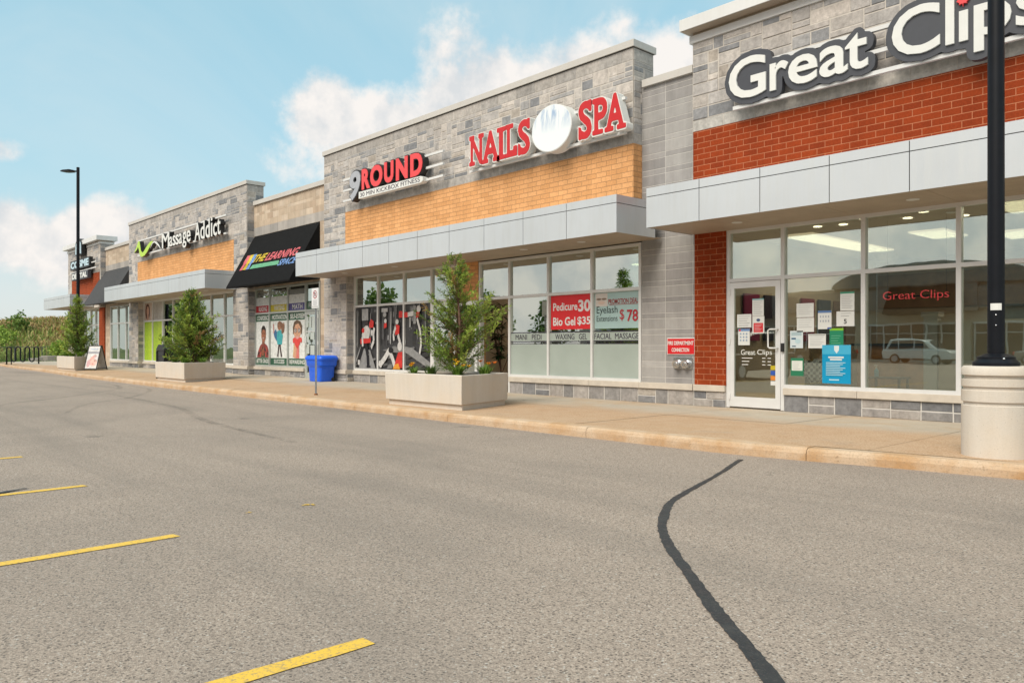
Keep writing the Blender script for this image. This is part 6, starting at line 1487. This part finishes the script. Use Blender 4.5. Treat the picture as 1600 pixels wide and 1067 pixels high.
# ------------------------------------------------------------------ across the lot, seen only as reflections in the glass
def car(loc, ang, paint, label, kind):
    t = thing('parked_car', label, 'car', (0, 0, 0), 'cars parked across the lot')
    if kind == 'van': low = [(-2.3, .35), (-2.35, .8), (-2.25, 1.0), (2.2, .95), (2.42, .75), (2.4, .35)]; top = [(-2.2, .98), (-1.85, 1.68), (-1.2, 1.74), (.35, 1.70), (.9, 1.55), (1.45, .98)]
    else: low = [(-2.2, .32), (-2.25, .75), (-2.1, .95), (1.0, .92), (2.1, .80), (2.25, .6), (2.2, .32)]; top = [(-1.7, .94), (-1.1, 1.36), (-.4, 1.44), (.3, 1.40), (1.1, .92)]
    def loft(prof, ws): 
        m = MB(); n = len(prof); ys = [(-1, ws[1]), (-.86, ws[0]), (.86, ws[0]), (1, ws[1])]; vs = []
        for yy, k in ys:
            for px, pz in prof: cxx = px * (1 if k == 1 else .985); vs.append((cxx, yy * ws[2], pz if k == 1 else .5 * (prof[0][1] + .0) + (pz - .5 * prof[0][1]) * k))
        m.add(vs, [tuple(range(n - 1, -1, -1)), tuple(range(3 * n, 4 * n))] + [(i * n + j, i * n + (j + 1) % n, (i + 1) * n + (j + 1) % n, (i + 1) * n + j) for i in range(3) for j in range(n)]); return m
    loft(low, (1, .96, .93)).build('body', paint, t, bevel=.04); loft(top, (1, .95, .80)).build('cabin', paint, t, bevel=.05)
    spans = [(-1.98, -1.22, .35, .0), (-1.12, -.12, .0, .0), (-.02, 1.05, .0, .5)] if kind == 'van' else [(-1.35, -.5, .35, .0), (-.4, .75, .0, .55)]
    z0, z1 = (1.04, 1.60) if kind == 'van' else (.97, 1.33)
    for s in (-1, 1):
        for xa, xb, ka, kb in spans:
            a = [(xa, s * .842, z0), (xb, s * .842, z0), (xb - kb, s * .80, z1), (xa + ka, s * .80, z1)]; g = MB(); g.face(a if s < 0 else a[::-1]); g.face([(x, y - s * .01, z) for x, y, z in (a[::-1] if s < 0 else a)]); g.build('side_glass', 'car_glass', t)
    g = MB(); xw = (1.42, .95) if kind == 'van' else (1.08, .36); g.face([(xw[0], -.7, z0), (xw[0], .7, z0), (xw[1], .62, z1), (xw[1], -.62, z1)]); g.build('windscreen', 'car_glass', t)
    for wx in (-1.4, 1.45):
        for s in (-1, 1):
            w = MB(); w.cyl((wx, s * .72, .33), (wx, s * .94, .33), .33, 24); o = w.build('wheel', 'rubber', t)
            w = MB(); w.cyl((wx, s * .93, .33), (wx, s * .955, .33), .21, 16); w.build('rim', 'galv', o)
    for s in (-1, 1): m = MB(); m.box(2.28, 2.36, s * .62 - .16, s * .62 + .16, .62, .74); m.build('headlight', 'sign_white', t); m = MB(); m.box(-2.33, -2.26, s * .66 - .12, s * .66 + .12, .68, .92); m.build('tail_light', 'sign_red', t)
    t.location = loc; t.rotation_euler = (0, 0, R(ang)); return t
car((-21.5, -35, 0), 4, 'carpaint_white', 'white estate car parked before the shops across the lot', 'van')
car((-15.4, -1.4, 0), 90, 'carpaint_dark', 'dark estate car parked in the row left of the camera', 'van')
car((-13.4, -35.5, 0), 3, 'carpaint_silver', 'silver saloon car parked before the shops across the lot', 'saloon')
car((-28.5, -34.8, 0), 178, 'carpaint_dark', 'dark saloon car parked before the shops across the lot', 'saloon')
car((-4.8, -35.2, 0), 2, 'carpaint_dark', 'dark estate car parked before the shops across the lot', 'van')
car((-36, -22, 0), 90, 'carpaint_silver', 'silver estate car standing alone far across the lot', 'van')
def opposite():
    t = thing('opposite_shops', 'long stucco shop row with black awnings standing across the parking lot', 'shops', (-20, -44, 0))
    m = MB(); m.box(-62, 34, -58, -44.0, 3.1, 6.2)
    for x in range(-62, 35, 8): m.box(x, x + 1.0, -44.6, -43.7, 0, 3.1)
    m.box(-62, 34, -58, -52, 0, 3.1); m.build('wall', 'stucco', t)
    m = MB(); m.box(-62, 34, -43.9, -43.6, 4.2, 5.9)
    for x in range(-60, 30, 16): m.box(x, x + 7.5, -43.95, -43.5, 4.0, 7.0)
    m.build('stone_fascia', 'stucco_dark', t)
    m = MB()
    for cx in (-24, 8): m.extr([(cx + 8 * math.cos(a), 6.2 + 1.8 * math.sin(a)) for a in [math.pi * i / 20 for i in range(21)]], -45.2, -43.4)
    m.build('arched_parapet', 'stucco_dark', t)
    for x in (-43, -27, -11, 5):
        w = MB(); prof = [(-43.4, 6.1), (-41.9, 3.8), (-43.4, 3.75)]
        vs = [(x, *p) for p in prof] + [(x + 5.4, *p) for p in prof]; w.add(vs, [(0, 1, 2), (5, 4, 3), (0, 3, 4, 1), (1, 4, 5, 2), (2, 5, 3, 0)]); w.build('awning', 'awning_black', t)
    for x in range(-62, 30, 8):
        w = MB(); w.box(x + 1.05, x + 7.95, -43.99, -43.9, 2.95, 3.1)
        for k in range(7): w.box(x + 1.1 + k * 1.12, x + 1.2 + k * 1.12, -44.18, -44.08, .12, 3.0)
        w.box(x + 1.1, x + 7.9, -44.17, -44.09, 2.2, 2.28); w.build('window_frame', 'white_metal', t)
    m = MB()
    for x in range(-62, 30, 8):
        for k in range(6): m.box(x + 1.2 + k * 1.1, x + 2.2 + k * 1.1, -44.3, -44.2, .4, 3.0)
    m.build('window', 'car_glass', t)
    m = MB(); m.box(-62, 34, -43.5, -40.5, 0, .12); m.build('walk', 'precast', t)
opposite()
for k, (x, y) in enumerate([(-70, -34), (-76, -26), (-84, -18), (-90, -30), (-80, -44), (-72, -50), (-98, -10), (-88, -52), (-104, -26)]):
    broadleaf('leafy tree of the belt closing the lot behind the camera', (x, y, -.1), 5.5 + (k * 37 % 10) * .35, 3.6, 100 + k, 'tree belt behind the lot', GP, 1300, .6)
conifer('spruce_tree', 'young spruce on the island left of the camera', 'tree', None, (-24.5, -5.8, 0), 4.9, 1.5, 77, lambda k: (1 - k) ** .9, nb=240, up=(-.1, .35), leaf=.16, lw=.035, dens=.7, trunk_r=.07)
